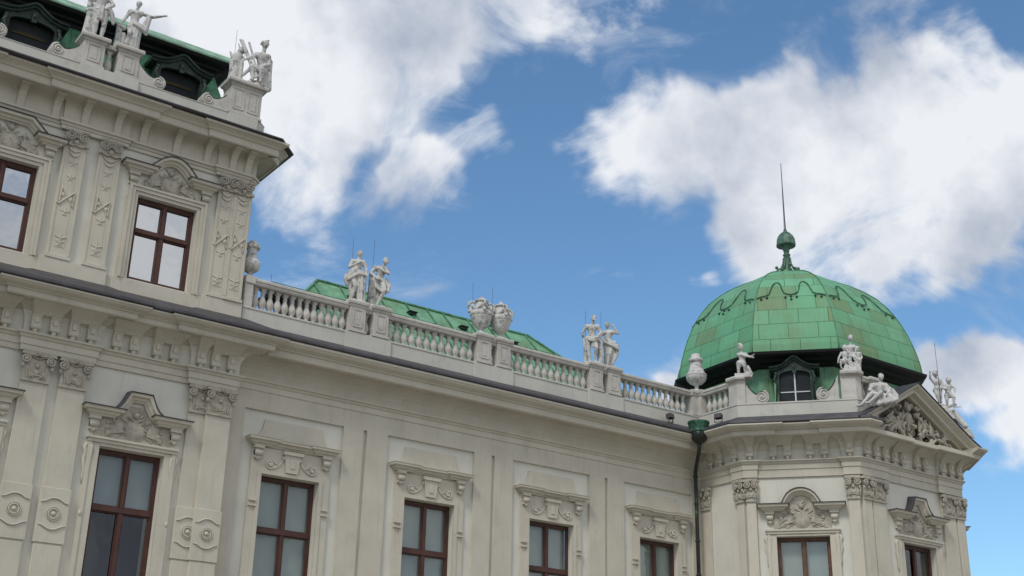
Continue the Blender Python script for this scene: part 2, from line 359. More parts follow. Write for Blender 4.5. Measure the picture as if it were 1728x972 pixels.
    def build(s, name, m, parent=None, F=None, bevel=0):
        me, c = s.mesh(name, m, bevel); o = bpy.data.objects.new(name, me)
        return link(o, parent, (F or I4) @ Matrix.Translation(c))
CACHE = {}
def inst(key, fn, name, m, parent, F, at, bevel=0, mirror=False):
    """place a repeated part; fn(MB) builds it around the local origin, the mesh is shared"""
    if key not in CACHE:
        b = MB(); fn(b); CACHE[key] = b.mesh(name, m, bevel)
    me, c = CACHE[key]; o = bpy.data.objects.new(name, me)
    return link(o, parent, F @ Matrix.Translation((at[0], -at[1], at[2])) @ Matrix.Translation(c))

def spiral(c, r, turns, o, sgn=1, start=90, n=22, shrink=.2):
    """points of a volute in the facade plane around c=(u,z)"""
    out = []
    for i in range(n+1):
        t = i/n; a = R(start)+sgn*t*turns*2*math.pi; q = r*(1-t*(1-shrink)); out.append((c[0]+q*math.cos(a), -o-.015*t, c[1]+q*math.sin(a)))
    return out

# ------------------------------------------------------------------ repeated ornaments
def loft(b, L):            # stacked rectangles (z, out, x0, x1) standing on the wall
    vs = []; fs = []
    for z, o, x0, x1 in L: vs += [(x0, .02, z), (x1, .02, z), (x1, -o, z), (x0, -o, z)]
    for i in range(len(L)-1):
        for k in range(4): a = i*4+k; c = i*4+(k+1) % 4; fs.append((a, c, c+4, a+4))
    fs += [(3, 2, 1, 0), tuple(len(vs)-4+k for k in range(4))]
    b.add(vs, fs)
def console_leg(b, x):
    loft(b, [(.04, .12, x-.12, x+.12), (.12, .18, x-.12, x+.12), (.22, .15, x-.12, x+.12), (.33, .17, x-.12, x+.12), (.402, .24, x-.13, x+.13)])
    b.tube([(x-.125, -.14, .08), (x+.125, -.14, .08)], .07, 8); b.ball((x, -.10, -.02), (.07, .07, .09), 8, 6); b.bo(x-.055, x+.055, .1, .20, .18, .34)
def console_main(b):       # pair of scroll brackets under one flared head; origin = foot on the wall, rises .66
    for x in (-.235, .235): console_leg(b, x)
    loft(b, [(.40, .20, -.36, .36), (.47, .28, -.38, .38), (.54, .40, -.42, .42), (.59, .50, -.46, .46), (.64, .60, -.49, .49), (.66, .61, -.49, .49)])
def console_single(b):
    console_leg(b, 0)
    loft(b, [(.40, .20, -.13, .13), (.47, .28, -.15, .15), (.54, .40, -.18, .18), (.59, .50, -.22, .22), (.64, .60, -.25, .25), (.66, .61, -.25, .25)])
def console_attic(b):
    pr = [(0, 0), (-.05, 0), (-.07, .12), (-.10, .28), (-.18, .42), (-.30, .50), (-.42, .53), (-.42, .58), (0, .58)]
    b.prism(pr, 'x', -.095, .095)
    b.bo(-.13, .13, 0, .47, .53, .60)
def console_hood(b):       # small scroll under a window hood, top at z=0
    b.bo(-.15, .15, 0, .16, -.09, -.001); b.bo(-.11, .11, 0, .10, -.36, -.09)
    b.tube([(-.11, -.10, -.22), (.11, -.10, -.22)], .085, 10)
    b.ball((0, -.08, -.36), (.07, .05, .06), 8, 6)
def baluster(b):           # .72 tall
    b.box(-.075, .075, -.075, .075, 0, .06)
    b.lathe([(.075, .06), (.08, .08), (.055, .10), (.075, .14), (.112, .22), (.117, .28), (.102, .36), (.064, .46), (.05, .52), (.068, .54), (.068, .56), (.05, .58), (.07, .63), (.08, .66)], 10)
    b.box(-.075, .075, -.075, .075, .66, .74)
def cap_main(w):
    def fn(b):             # origin: middle of the capital's foot, z 0 .. .75
        h = w/2
        b.bo(-h-.02, h+.02, 0, .05, -.03, .02)
        b.prism([(-h, .02), (h, .02), (h+.0, .35), (h+.06, .62), (-h-.06, .62), (-h, .35)], 'y', -.035, 0)
        b.prism([(-h-.10, .64), (-h-.06, .74), (h+.06, .74), (h+.10, .64), (h*.3, .62), (-h*.3, .62)], 'y', -.13, -.001)
        for s in (-1, 1):
            b.tube(spiral((s*(h-.02), .53), .125, 1.7, .10, s, 90), .028, 6)
            b.ball((s*(h-.02), -.12, .53), (.035, .03, .035), 8, 6)
            b.tube([(s*(h-.02), -.09, .655), (s*.08, -.06, .60), (0, -.05, .56)], .03, 6)
            b.ball((s*(h+.02), -.05, .36), (.05, .06, .08), 8, 6)
            for i, z in enumerate((.12, .22, .32)): b.cap((s*(.08+.07*i), -.04, .08), (s*(.12+.06*i), -.05, z), .025, .03, 6)
        b.ball((0, -.12, .68), (.07, .05, .06), 8, 6)
        b.ball((0, -.05, .38), (.06, .05, .06), 8, 6); b.ball((0, -.04, .2), (.09, .03, .07), 8, 6)
        b.tube([(-.16, -.04, .2), (-.08, -.05, .14), (0, -.05, .12), (.08, -.05, .14), (.16, -.04, .2)], .022, 5)
    return fn
def cap_attic(w):
    def fn(b):             # hangs from z=0 downwards
        h = w/2
        b.bo(-h-.03, h+.03, .0, .07, -.06, 0)
        for s in (-1, 1):
            b.tube(spiral((s*(h*.62), -.19), .145, 1.9, .09, s, 90), .024, 6)
            b.tube([(s*h*.62, -.09, -.05), (s*.06, -.08, -.06), (0, -.08, -.16), (s*-.03, -.08, -.24)], .024, 6)
            b.ball((s*(h+.01), -.06, -.42), (.05, .05, .06), 8, 6)
            b.tube([(s*h, -.05, -.40), (s*.12, -.05, -.47), (0, -.05, -.44)], .028, 6)
        b.ball((0, -.09, -.10), (.05, .05, .05), 8, 6); b.ball((0, -.06, -.36), (.07, .05, .08), 8, 6)
    return fn
def pendant(b):            # hanging ornament on the attic pilasters, z=0 is the pilaster top (16.3)
    def fleur(z, k=1):
        b.ball((0, 0, z), (.04*k, .035, .05*k), 8, 6); b.cap((0, -.01, z), (0, -.01, z+.14*k), .03, .012, 6)
        for s in (-1, 1): b.cap((0, -.01, z), (s*.13*k, -.01, z+.05*k), .028, .014, 6); b.cap((0, -.01, z), (s*.06*k, -.01, z-.10*k), .026, .014, 6)
    b.bo(-.13, .13, -.02, .010, -3.42, -.46); b.ball((0, 0, -.52), (.08, .03, .03), 8, 6)
    for z, k in ((-.62, .17), (-.76, .13)):
        b.tube([(-k, -.02, z+.09), (-k*.6, -.03, z), (0, -.03, z-.04), (k*.6, -.03, z), (k, -.02, z+.09)], .02, 5)
    fleur(-1.0, .9); fleur(-1.42, .9)
    # crossed trophy straps
    b.cap((-.19, -.02, -2.22), (.17, -.03, -1.82), .022, .022, 6); b.cap((-.19, -.02, -2.22), (-.26, -.02, -2.20), .018, .018, 5)
    b.cap((-.16, -.02, -1.72), (-.19, -.02, -2.16), .018, .018, 6); b.cap((-.16, -.02, -1.72), (.17, -.02, -2.24), .02, .02, 6)
    b.cap((.17, -.02, -1.84), (.16, -.02, -2.22), .016, .016, 6); b.ball((.1, -.02, -2.04), (.05, .02, .06), 8, 6); b.ball((-.12, -.02, -1.95), (.04, .02, .06), 8, 6)
    fleur(-2.42, .9); b.ball((0, 0, -2.5), (.06, .03, .03)); fleur(-3.18, 1.1); fleur(-3.30, .8)
def rosette(b):            # bands with a round boss on the main pilasters, z=0 the boss centre
    def ring(r, t, o=.02): b.tube([(r*math.cos(2*math.pi*i/22), -o, r*math.sin(2*math.pi*i/22)) for i in range(22)], t, 6, closed=True)
    ring(.12, .018); ring(.165, .012); b.ball((0, -.02, 0), (.055, .05, .055), 10, 7)
    for s in (1, -1):
        b.tube([(-.33, -.01, s*.27), (-.24, -.015, s*.29), (-.1, -.02, s*.37), (0, -.02, s*.385), (.1, -.02, s*.37), (.24, -.015, s*.29), (.33, -.01, s*.27)], .018, 5)

def trophy(b, w, h, seed, depth=.1, dense=1.0, peak=True):
    """carved trophy: shield, crossed staffs, helmet, banners, limbs; fills a width w, height h from z=0"""
    rnd = random.Random(seed)
    b.ball((0, -.01, h*.30), (w*.17, depth*.9, h*.26), 14, 9); b.tube([(w*.17*math.cos(2*math.pi*i/18), -depth*.35, h*.30+h*.25*math.sin(2*math.pi*i/18)) for i in range(18)], .018, 5, closed=True)
    b.ball((0, -depth*.8, h*.33), (.03, .03, .03))
    for s in (-1, 1):
        b.cap((s*w*.44, -depth*.4, h*.04), (-s*w*.12, -depth*.7, h*.62), .022, .018, 6)
        b.cap((s*w*.30, -depth*.4, h*.02), (-s*w*.2, -depth*.5, h*.55), .018, .016, 6)
        for k in range(int(6*dense)):
            a = rnd.uniform(.1, .9)*w*.44; z = rnd.uniform(.04, .75-.9*a/w)*h
            b.ball((s*a, -.01, z), (rnd.uniform(.04, .09), depth*rnd.uniform(.5, 1), rnd.uniform(.03, .08)), 8, 6)
            an = rnd.uniform(0, math.pi); l = rnd.uniform(.08, .17)
            b.cap((s*a, -depth*.5, z), (s*a+l*math.cos(an), -depth*.8, z+l*math.sin(an)*.8), rnd.uniform(.02, .035), .012, 6)
        b.tube(spiral((s*w*.36, h*.2), h*.17, 1.2, depth*.3, s, 90, 16), .024, 5)
        b.add([(s*w*.46, -.03, h*.10), (s*w*.16, -depth, h*.20), (s*w*.2, -depth*.8, h*.45), (s*w*.42, -.02, h*.30)], [(0, 1, 2, 3)])
    b.ball((0, -depth*.5, h*.68), (.08, depth*.8, .09), 10, 7); b.cap((0, -depth*.5, h*.76), (.1, -depth*.5, h*.84), .03, .015, 6)
    for s in (-1, 1): b.cap((0, -depth*.4, h*.62), (s*.16, -depth*.4, h*.80), .03, .015, 6)

# ------------------------------------------------------------------ windows
def window(parent, F, uc, w, z0, z1, zt, wood, pane_mat, blind='full', depth=.2, transom_h=.14):
    wm = wood; f = MB(); a, b_ = uc-w/2+.003, uc+w/2-.003; t = .085; z1 -= .003
    o0, o1 = -depth-.05, -depth+.03
    f.bo(a, a+t, o0, o1, z0, z1); f.bo(b_-t, b_, o0, o1, z0, z1); f.bo(a+t, b_-t, o0, o1, z1-t*1.2, z1); f.bo(a+t, b_-t, o0, o1, z0, z0+t)
    f.bo(a+t, b_-t, o0, o1+.03, zt-transom_h/2, zt+transom_h/2)
    f.bo(uc-.055, uc+.055, o0, o1+.012, z0+t, zt-transom_h/2); f.bo(uc-.05, uc+.05, o0, o1+.012, zt+transom_h/2, z1-t*1.2)
    for (x0, x1) in ((a+t, uc-.055), (uc+.055, b_-t)):
        for (c, d) in ((z0+t, zt-transom_h/2), (zt+transom_h/2, z1-t*1.2)):
            for q in ((x0, x0+.03, c, d), (x1-.03, x1, c, d), (x0+.03, x1-.03, c, c+.03), (x0+.03, x1-.03, d-.03, d)):
                f.bo(q[0], q[1], o0+.01, o1-.012, q[2], q[3])
    wo = f.build('window', wm, parent, F, bevel=.006)
    p = MB()
    p.add([(a+.02, -o0+.004, z0+.02), (b_-.02, -o0+.004, z0+.02), (b_-.02, -o0+.004, z1-.02), (a+.02, -o0+.004, z1-.02)], [(0, 1, 2, 3)]); p.build('glass_pane', pane_mat, wo, F)
    bl = MB()
    if blind == 'full': bl.bo(a+.01, b_-.01, o0-.14, o0-.13, z0, z1)
    elif blind == 'upper': bl.bo(a+.01, b_-.01, o0-.14, o0-.13, zt-.02, z1)
    elif blind == 'none': pass
    if bl.v: bl.build('roller_blind', M_BLIND, wo, F)
    r = MB(); r.bo(a-.2, b_+.2, o0-1.2, o0-1.15, z0-.2, z1+.2); r.build('dark_interior', M_ROOM, wo, F)  # added dark sheet behind the glass, in place of an unlit room
    return wo

HOOD_PROF = [(0, -.20), (.10, -.20), (.12, -.16), (.16, -.15), (.19, -.09), (.27, -.07), (.27, -.02), (.29, 0), (0, .03)]
def arc(cu, cz, r, a0, a1, n):
    return [(cu+r*math.cos(R(a0+(a1-a0)*i/n)), cz+r*math.sin(R(a0+(a1-a0)*i/n))) for i in range(n+1)]
def hood(parent, F, uc, zt, kind, name='window_hood', zp=.53, half=1.14, extra=0.0, m=None):
    """curved or straight cornice over a window; zt = top of its level ends"""
    m = m or M_CREAM
    if kind == 'peak': mid = [(-.66, 0)]+[(-.66+.36*math.sin(R(a)), zp*(1-math.cos(R(a)))) for a in (20, 40, 58, 74, 90)][:-1]+[(-.27, zp), (.27, zp)]
    if kind == 'peak': mid = [(-.70, 0), (-.60, .05), (-.50, .13), (-.42, .24), (-.35, .38), (-.28, zp), (.28, zp), (.35, .38), (.42, .24), (.50, .13), (.60, .05), (.70, 0)]
    elif kind == 'arch': mid = [(-.78, 0), (-.66, .05), (-.52, .20), (-.36, .36), (-.18, .46), (0, .49), (.18, .46), (.36, .36), (.52, .20), (.66, .05), (.78, 0)]
    elif kind == 'flat': mid = [(-.92, 0), (-.46, .42), (.46, .42), (.92, 0)]
    elif kind == 'round': mid = [(-.72, 0), (-.62, .06)]+[(.60*math.cos(R(a)), .56*math.sin(R(a))-.02) for a in (158, 140, 122, 106, 90, 74, 58, 40, 22)]+[(.62, .06), (.72, 0)]
    else: mid = [(-.78, 0), (.78, 0)]
    b = MB(); e = .07
    P = [(q[0]+uc, q[1]+zt-.01) for q in mid]
    b.sweep_uz(P, [(o, h) for o, h in HOOD_PROF])
    ip = mid[0][0]+.10
    for s in (-1, 1):
        x0 = uc+s*half; x1 = uc+s*(abs(mid[0][0])-.02)
        a, c = min(x0, x1), max(x0, x1)
        path = [(a, 0), (a, -e), (c, -e), (c, 0)]     # little projecting length with its own returns
        b.sweep([(a, .05), (a, -.001-e), (c, -.001-e), (c, .05)] if True else path, [(0, zt-.20), (.10, zt-.20), (.12, zt-.16), (.16, zt-.15), (.19, zt-.09), (.27, zt-.07), (.27, zt-.02), (.29, zt), (.29, zt+.004), (0, zt+.035)])
        b.bo(a+.0, c-.0, -.0, e, zt-.2, zt+.03)
    h = b.build(name, m, parent, F)
    c_ = MB()
    if kind != 'straight':
        c_.sweep_uz([(u, z+.012) for u, z in P], [(0, .03), (.30, 0), (.312, .0), (.312, .022), (0, .055)])
    for s in (-1, 1):
        a, c = sorted((uc+s*half, uc+s*(abs(mid[0][0])-.02)))
        if kind != 'straight': c_.sweep([(a, .05), (a, -.001-e), (c, -.001-e), (c, .05)], [(0, zt+.04), (.30, zt+.007), (.318, zt+.007), (.318, zt+.03), (0, zt+.065)])
    if c_.v: c_.build('lead_capping', M_ZINC, h, F)
    return h

def surround(parent, F, uc, w, z0, z1, zl=None, style='main', m=None):
    m = m or M_CREAM; b = MB(); a, c = uc-w/2, uc+w/2
    if style == 'main':     # jamb strips and a lintel moulding
        b.bo(a-.30, a-.005, 0, .09, z0, z1+.08); b.bo(c+.005, c+.30, 0, .09, z0, z1+.08)
        b.bo(a-.30, a-.20, .09, .12, z0, z1+.08); b.bo(c+.20, c+.30, .09, .12, z0, z1+.08)
        b.bo(a-.32, c+.32, 0, .14, z1+.085, z1+.17); b.bo(a-.36, c+.36, 0, .18, z1+.17, z1+.23)
        b.bo(a-.005, c+.005, 0, .10, z1+.003, z1+.083)
        for s, x in ((-1, a-.30), (1, c+.30)):       # side scrolls
            pts = [(x, -.04, z1+.05), (x+s*.06, -.04, z1-.06), (x+s*.02, -.04, z1-.20), (x+s*.05, -.04, z1-.38), (x+s*.01, -.04, z1-.62), (x+s*.02, -.04, z1-.85), (x, -.04, z1-1.0)]
            b.tube(pts, [.05, .07, .05, .065, .04, .035, .02], 6)
            b.cap((x-s*.1, -.10, z1-.05), (x-s*.1, -.10, z1-.45), .045, .02, 6)
            b.ball((x-s*.03, -.12, z1-1.75), (.05, .03, .07), 8, 6)
    elif style == 'attic':
        for (t0, t1, o) in ((.0, .10, .06), (.10, .20, .10), (.20, .27, .13)):
            b.bo(a-t1, a-t0-.004, 0, o, z0, z1+t1); b.bo(c+t0+.004, c+t1, 0, o, z0, z1+t1); b.bo(a-t0-.004, c+t0+.004, 0, o, z1+t0+.004, z1+t1)
        b.bo(a-.33, a-.27, 0, .05, z0, z1-.1); b.bo(c+.27, c+.33, 0, .05, z0, z1-.1)
    elif style == 'wing':
        b.bo(a-.34, a-.005, 0, .07, z0, z1+.75); b.bo(c+.005, c+.34, 0, .07, z0, z1+.75); b.bo(a-.005, c+.005, 0, .07, z1+.004, z1+.75)
        b.bo(a-.12, a-.004, .07, .10, z0, z1+.10); b.bo(c+.004, c+.12, .07, .10, z0, z1+.10); b.bo(a-.004, c+.004, .07, .10, z1+.006, z1+.10)
        for x in (a-.22, c+.22):
            for zz in (z1-.78, z1-.92): b.bo(x-.10, x+.12, .07, .13, zz, zz+.05)
            b.ball((x-.2, -.1, z1-.85), .02)
        # keystone and side scrolls
        b.prism([(uc-.17, z1+.12), (uc+.17, z1+.12), (uc+.25, z1+.62), (uc-.25, z1+.62)], 'y', -.14, -.07)
        b.bo(uc-.31, uc+.31, .07, .19, z1+.62, z1+.72); b.bo(uc-.07, uc+.07, .14, .165, z1+.25, z1+.5)
        for s in (-1, 1):
            b.tube(spiral((uc+s*.66, z1+.30), .13, 1.3, .085, s, 250 if s > 0 else 290, 18), .028, 6)
            b.tube([(uc+s*.66, -.085, z1+.17), (uc+s*.5, -.085, z1+.21), (uc+s*.36, -.085, z1+.32), (uc+s*.28, -.085, z1+.47)], .026, 6)
            b.tube([(uc+s*.62, -.085, z1+.43), (uc+s*.5, -.085, z1+.34), (uc+s*.38, -.085, z1+.30)], .018, 6)
            b.ball((uc+s*.66, -.08, z1+.30), (.06, .04, .06))
            b.ball((uc+s*.27, -.1, z1+.52), (.045, .04, .06))
    return b.build('window_surround', m, parent, F)

# ------------------------------------------------------------------ palace: setting
g = MB(); g.add([(-1500, -1500, -1.6), (1500, -1500, -1.6), (1500, 1500, -1.6), (-1500, 1500, -1.6)], [(0, 1, 2, 3)])
tag(g.build('ground', M_GROUND), kind='structure')

def cornice_prof(dz=0, cr=10.43, lip=11.48, up=0, part=None):
    full = cornice_prof0(dz, cr, lip)
    full = [(o, z+(up if z > 10.95+dz else 0)) for o, z in full]
    i = 23-1
    i = next(k for k, (o, z) in enumerate(full) if abs(o-.79) < 1e-6)
    zt = full[i-1][1]
    if part == 'corona': return full[:i]+[(-.02, zt+.004)]
    if part == 'crown': return [(-.02, zt+.006), (.74, zt+.006)]+[(o, max(z, zt+.008)) for o, z in full[i:]]
    return full
def cornice_prof0(dz, cr, lip):
    k = lambda t: 11.17+(lip-.01-11.17)*t
    return [(-.02, 9.98+dz), (.06, 9.98+dz), (.06, cr-.31+dz), (.09, cr-.30+dz), (.09, cr-.13+dz), (.12, cr-.12+dz), (.15, cr-.06+dz), (.20, cr-.04+dz), (.20, cr+dz), (.05, cr+.02+dz),
            (.05, 10.72+dz), (.08, 10.86+dz), (.16, 10.99+dz), (.28, 11.08+dz), (.40, 11.12+dz), (.42, 11.16+dz), (.66, 11.165+dz), (.66, 11.14+dz), (.72, 11.14+dz), (.75, 11.17+dz),
            (.75, k(.42)+dz), (.79, k(.43)+dz), (.80, k(.52)+dz), (.86, k(.58)+dz), (.95, k(.68)+dz), (1.0, k(.84)+dz), (1.02, k(.85)+dz), (1.02, k(1)+dz), (-.02, k(1)+.01+dz)]
def metal_prof(p_par, z1, z0=11.485, lip=1.05):
    return [(-.01, z0), (lip, z0), (lip+.015, z0+.03), (lip, z0+.10), (p_par-.01, z1), (-.01, z1)]

# ---- central block -------------------------------------------------------
FL = frame(0, -.3)
BLK = tag(empty('palace_main_block', (4, 3, -1.6)), 'taller cream palace block with attic storey and green mansard roof at the left', 'palace building')
BX0, BX1 = -3.2, 13.25
bays = [1.93, 6.33, 10.70]
mw = [(10.655, 1.70), (6.26, 1.70), (1.9, 1.70)]
aw = [(10.73, 1.70), (6.33, 1.70), (1.93, 1.70)]
holes = [(u-w/2, u+w/2, 3.9, 7.9) for u, w in mw]+[(u-w/2, u+w/2, 12.55, 15.01) for u, w in aw]
w_ = MB(); w_.wall(BX0, 13.15, -1.6, 17.2, holes); w_.build('wall', M_WHITE, BLK, FL)
w_ = MB(); w_.add([(13.15, 0, -1.6), (13.25, .1, -1.6), (13.25, .1, 17.2), (13.15, 0, 17.2)], [(0, 1, 2, 3)])
w_.add([(13.25, .1, -1.6), (13.25, 12, -1.6), (13.25, 12, 17.2), (13.25, .1, 17.2)], [(0, 1, 2, 3)])
w_.add([(13.25, 12, -1.6), (BX0, 12, -1.6), (BX0, 12, 17.2), (13.25, 12, 17.2)], [(0, 1, 2, 3)])
w_.add([(BX0, 12, -1.6), (BX0, 0, -1.6), (BX0, 0, 17.2), (BX0, 12, 17.2)], [(0, 1, 2, 3)])
w_.build('side_wall', M_CREAM, BLK, FL)
b = MB(); b.box(BX0-.1, 13.35, -.12, .0, -1.6, 3.0); b.box(BX0-.1, 13.4, -.2, .0, 3.001, 3.3); b.build('base_course', M_STONE, BLK, FL)

def res_path(x0, x1, y, groups, d=.12, endret=None):
    P = [(x0, y)]
    for (a, c) in groups:
        P += [(a, y), (a, y-d), (c, y-d), (c, y)] if c < x1-.05 else [(a, y), (a, y-d), (x1, y-d)]
    if groups[-1][1] < x1-.05: P.append((x1, y))
    if endret: P += endret
    return P
GR = [(-1.25, .55), (3.12, 4.93), (7.52, 9.32), (11.95, 13.4)]
P = res_path(BX0, 13.25, 0, GR, .10, [(13.25, .28)])
b = MB(); b.sweep(P, cornice_prof()); CORN = b.build('main_cornice', M_CREAM, BLK, FL)
b = MB(); b.sweep(P, [(0, 10.46), (.058, 10.46), (.058, 10.72), (.088, 10.86), (.168, 10.985), (.10, 10.985)]); b.build('frieze', M_WHITE, BLK, FL)
b = MB(); b.sweep(P, metal_prof(.1, 12.12)); b.build('lead_flashing', M_ZINC, BLK, FL)
ci = 0
for u in (10.07, 11.17, 5.67, 6.77, 1.28, 2.4): inst('cm', console_main, 'frieze_bracket', M_CREAM, BLK, FL, (u, .05, 10.50), .008)
for u in (7.95, 8.90, 12.78, 3.55, 4.5, -.85, .1): inst('cm', console_main, 'frieze_bracket', M_CREAM, BLK, FL, (u, .15, 10.50), .008)
inst('cs', console_single, 'frieze_bracket', M_CREAM, BLK, FL, (12.14, .13, 10.50), .008)

def main_pil(parent, F, u, w, o, z0=3.3, ros=True, mname=None):
    b = MB(); b.bo(u-w/2, u+w/2, 0, o, z0, 9.98)
    if ros:
        b.bo(u-w/2-.03, u+w/2+.03, 0, o+.035, 5.32, 6.66)
        b.bo(u-w/2+.0, u+w/2-.0, o, o+.02, z0, 5.28)
    pl = b.build('pilaster', M_CREAM, parent, F, bevel=.008)
    inst('capm%.2f' % w, cap_main(w), 'capital', M_RELIEF, pl, F, (u, o, 9.23))
    if ros: inst('ros', rosette, 'rosette', M_CREAM, pl, F, (u, o+.035, 6.03))
    return pl
for u in (7.95, 8.89, 3.55, 4.49, -.85, .1): main_pil(BLK, FL, u, .68, .12)
main_pil(BLK, FL, 12.35, .66, .10); main_pil(BLK, FL, 12.83, .70, .20)

for i, (u, w) in enumerate(mw):
    window(BLK, FL, u, w, 3.9, 7.9, 6.40, M_WOOD, M_GLASS if i else M_BLUEGL, 'upper')
    surround(BLK, FL, u, w, 3.5, 7.9)
    h = hood(BLK, FL, u, 8.86, 'peak')
    for s in (-1, 1): inst('ch', console_hood, 'hood_console', M_CREAM, h, FL, (u+s*1.08, 0, 8.66))
    b = MB(); b.bo(-1.02, 1.02, 0, .03, 0, .5); b.bo(-.5, .5, .0, .028, .5, .95); trophy(b, 1.85, 1.05, 11+i, .10)
    for q in range(len(b.v)): v = b.v[q]; b.v[q] = (v[0]+u, v[1], v[2]+8.13)
    b.build('trophy_relief', M_RELIEF, h, FL)

# attic storey
b = MB(); b.bo(BX0, 13.15, 0, .05, 12.05, 12.5)
for (a, c) in GR: b.bo(a+.03, min(c, 13.2)-.0, 0, .13, 12.05, 12.56)
for u, w in aw: b.bo(u-w/2-.4, u+w/2+.4, 0, .09, 12.05, 12.5)
b.build('attic_plinth', M_CREAM, BLK, FL, bevel=.008)
def attic_pil(u, w, o=.10):
    b = MB(); b.bo(u-w/2, u+w/2, 0, o, 12.6, 16.28)
    b.bo(u-w/2-.03, u+w/2+.03, 0, o+.05, 12.56, 12.66)
    t = .11
    b.bo(u-w/2, u-w/2+t*.6, o, o+.018, 12.68, 15.7); b.bo(u+w/2-t*.6, u+w/2, o, o+.018, 12.68, 15.7)
    pl = b.build('attic_pilaster', M_CREAM, BLK, FL, bevel=.006)
    inst('capa%.2f' % w, cap_attic(w), 'capital', M_RELIEF, pl, FL, (u, o, 16.30)); inst('pend', pendant, 'pendant_relief', M_CREAM, pl, FL, (u, o, 16.32))
for u in (8.0, 8.95, 3.6, 4.55, -.8, .15): attic_pil(u, .60)
attic_pil(12.38, .50); attic_pil(12.88, .52, .12)
kinds = ['arch', 'flat', 'arch']
for i, (u, w) in enumerate(aw):
    window(BLK, FL, u, w, 12.55, 15.0, 14.02, M_WOOD, M_MIRROR, 'full', depth=.16, transom_h=.12)
    surround(BLK, FL, u, w, 12.5, 15.0, style='attic')
    h = hood(BLK, FL, u, 15.82, kinds[i], half=1.12)
    for s in (-1, 1): inst('ch', console_hood, 'hood_console', M_CREAM, h, FL, (u+s*1.05, .0, 15.62))
    b = MB(); trophy(b, 1.75, .98, 31+i, .09)
    for q in range(len(b.v)): v = b.v[q]; b.v[q] = (v[0]+u, v[1], v[2]+15.22)
    b.build('trophy_relief', M_RELIEF, h, FL)
aprof = [(-.02, 16.27), (.05, 16.27), (.05, 16.37), (.08, 16.38), (.10, 16.44), (.15, 16.46), (.15, 16.52), (.04, 16.54), (.04, 17.0), (.06, 17.08), (.12, 17.12), (.52, 17.13), (.52, 17.10), (.60, 17.10), (.62, 17.13), (.62, 17.30), (.66, 17.31),
         (.70, 17.36), (.80, 17.42), (.84, 17.43), (.84, 17.50), (-.02, 17.52)]
PA = res_path(BX0, 13.15, 0, [(-1.15, .5), (3.2, 4.9), (7.6, 9.35), (12.05, 12.98)], .07, [(13.25, .10), (13.25, 12)])
b = MB(); b.sweep(PA, aprof); b.build('attic_cornice', M_CREAM, BLK, FL)
PB = [(BX0, 0), (13.15, 0), (13.25, .10), (13.25, 12)]
b = MB(); b.sweep(PB, [(-.01, 17.53), (.98, 17.51), (.995, 17.535), (.98, 17.57), (.2, 17.93), (-.01, 17.93)]); b.build('lead_flashing', M_ZINC, BLK, FL)
for u in (6.42, 7.35, 8.12, 9.02, 9.78, 10.75, 11.68, 12.45, 12.92, 5.4, 4.5, 3.6, 2.6, 1.6, .6, -.4):
    d = .07 if any(a <= u <= c for a, c in ((-1.15, .5), (3.2, 4.9), (7.6, 9.35), (12.05, 13.2))) else 0
    inst('ca', console_attic, 'cornice_bracket', M_CREAM, BLK, FL, (u, .03+d, 16.53), .006)

# attic parapet: plinth, pedestals, scrolls
PPL = [(BX0, 0), (13.05, 0), (13.15, .10), (13.15, 12)]
b = MB(); b.sweep(PPL, [(-.25, 17.9), (.20, 17.9), (.20, 18.28), (.215, 18.285), (.215, 18.31), (-.25, 18.31)])
for (a, c) in ((3.2, 4.9), (7.72, 9.38), (12.1, 13.02)): b.bo(a, c, .18, .27, 17.9, 18.30)
PARA = b.build('attic_parapet', M_PLINTH, BLK, FL, bevel=.006)
def pedestal(parent, F, u, w, z0, z1, oc=0.03, d=.56, name='pedestal', capw=.07, two=False):
    b = MB(); h = w/2; f = oc+d/2; k = oc-d/2
    b.bo(u-h, u+h, k, f, z0, z1-.16); b.bo(u-h-.04, u+h+.04, k-.04, f+.04, z0, z0+.07)
    b.sweep([(u-h, -k), (u-h, -f), (u+h, -f), (u+h, -k)][:], [(-.02, z1-.2), (.02, z1-.2), (.03, z1-.14), (capw, z1-.12), (capw+.01, z1-.05), (capw-.01, z1-.001), (-.02, z1-.001)])
    b.bo(u-h-.0, u+h+.0, k, f, z1-.16, z1)
    fr = [(u-h*.62, u+h*.62)] if not two else [(u-h*.82, u-h*.1), (u+h*.1, u+h*.82)]
    for (a, c) in fr:
        t = .03; za, zb = z0+.16, z1-.28
        b.bo(a, a+t, f, f+.02, za, zb); b.bo(c-t, c, f, f+.02, za, zb); b.bo(a+t, c-t, f, f+.02, za, za+t); b.bo(a+t, c-t, f, f+.02, zb-t, zb)
        b.bo(a+.09, c-.09, f, f+.012, za+.09, zb-.09)
    return b.build(name, M_STONE, parent, F, bevel=.006)
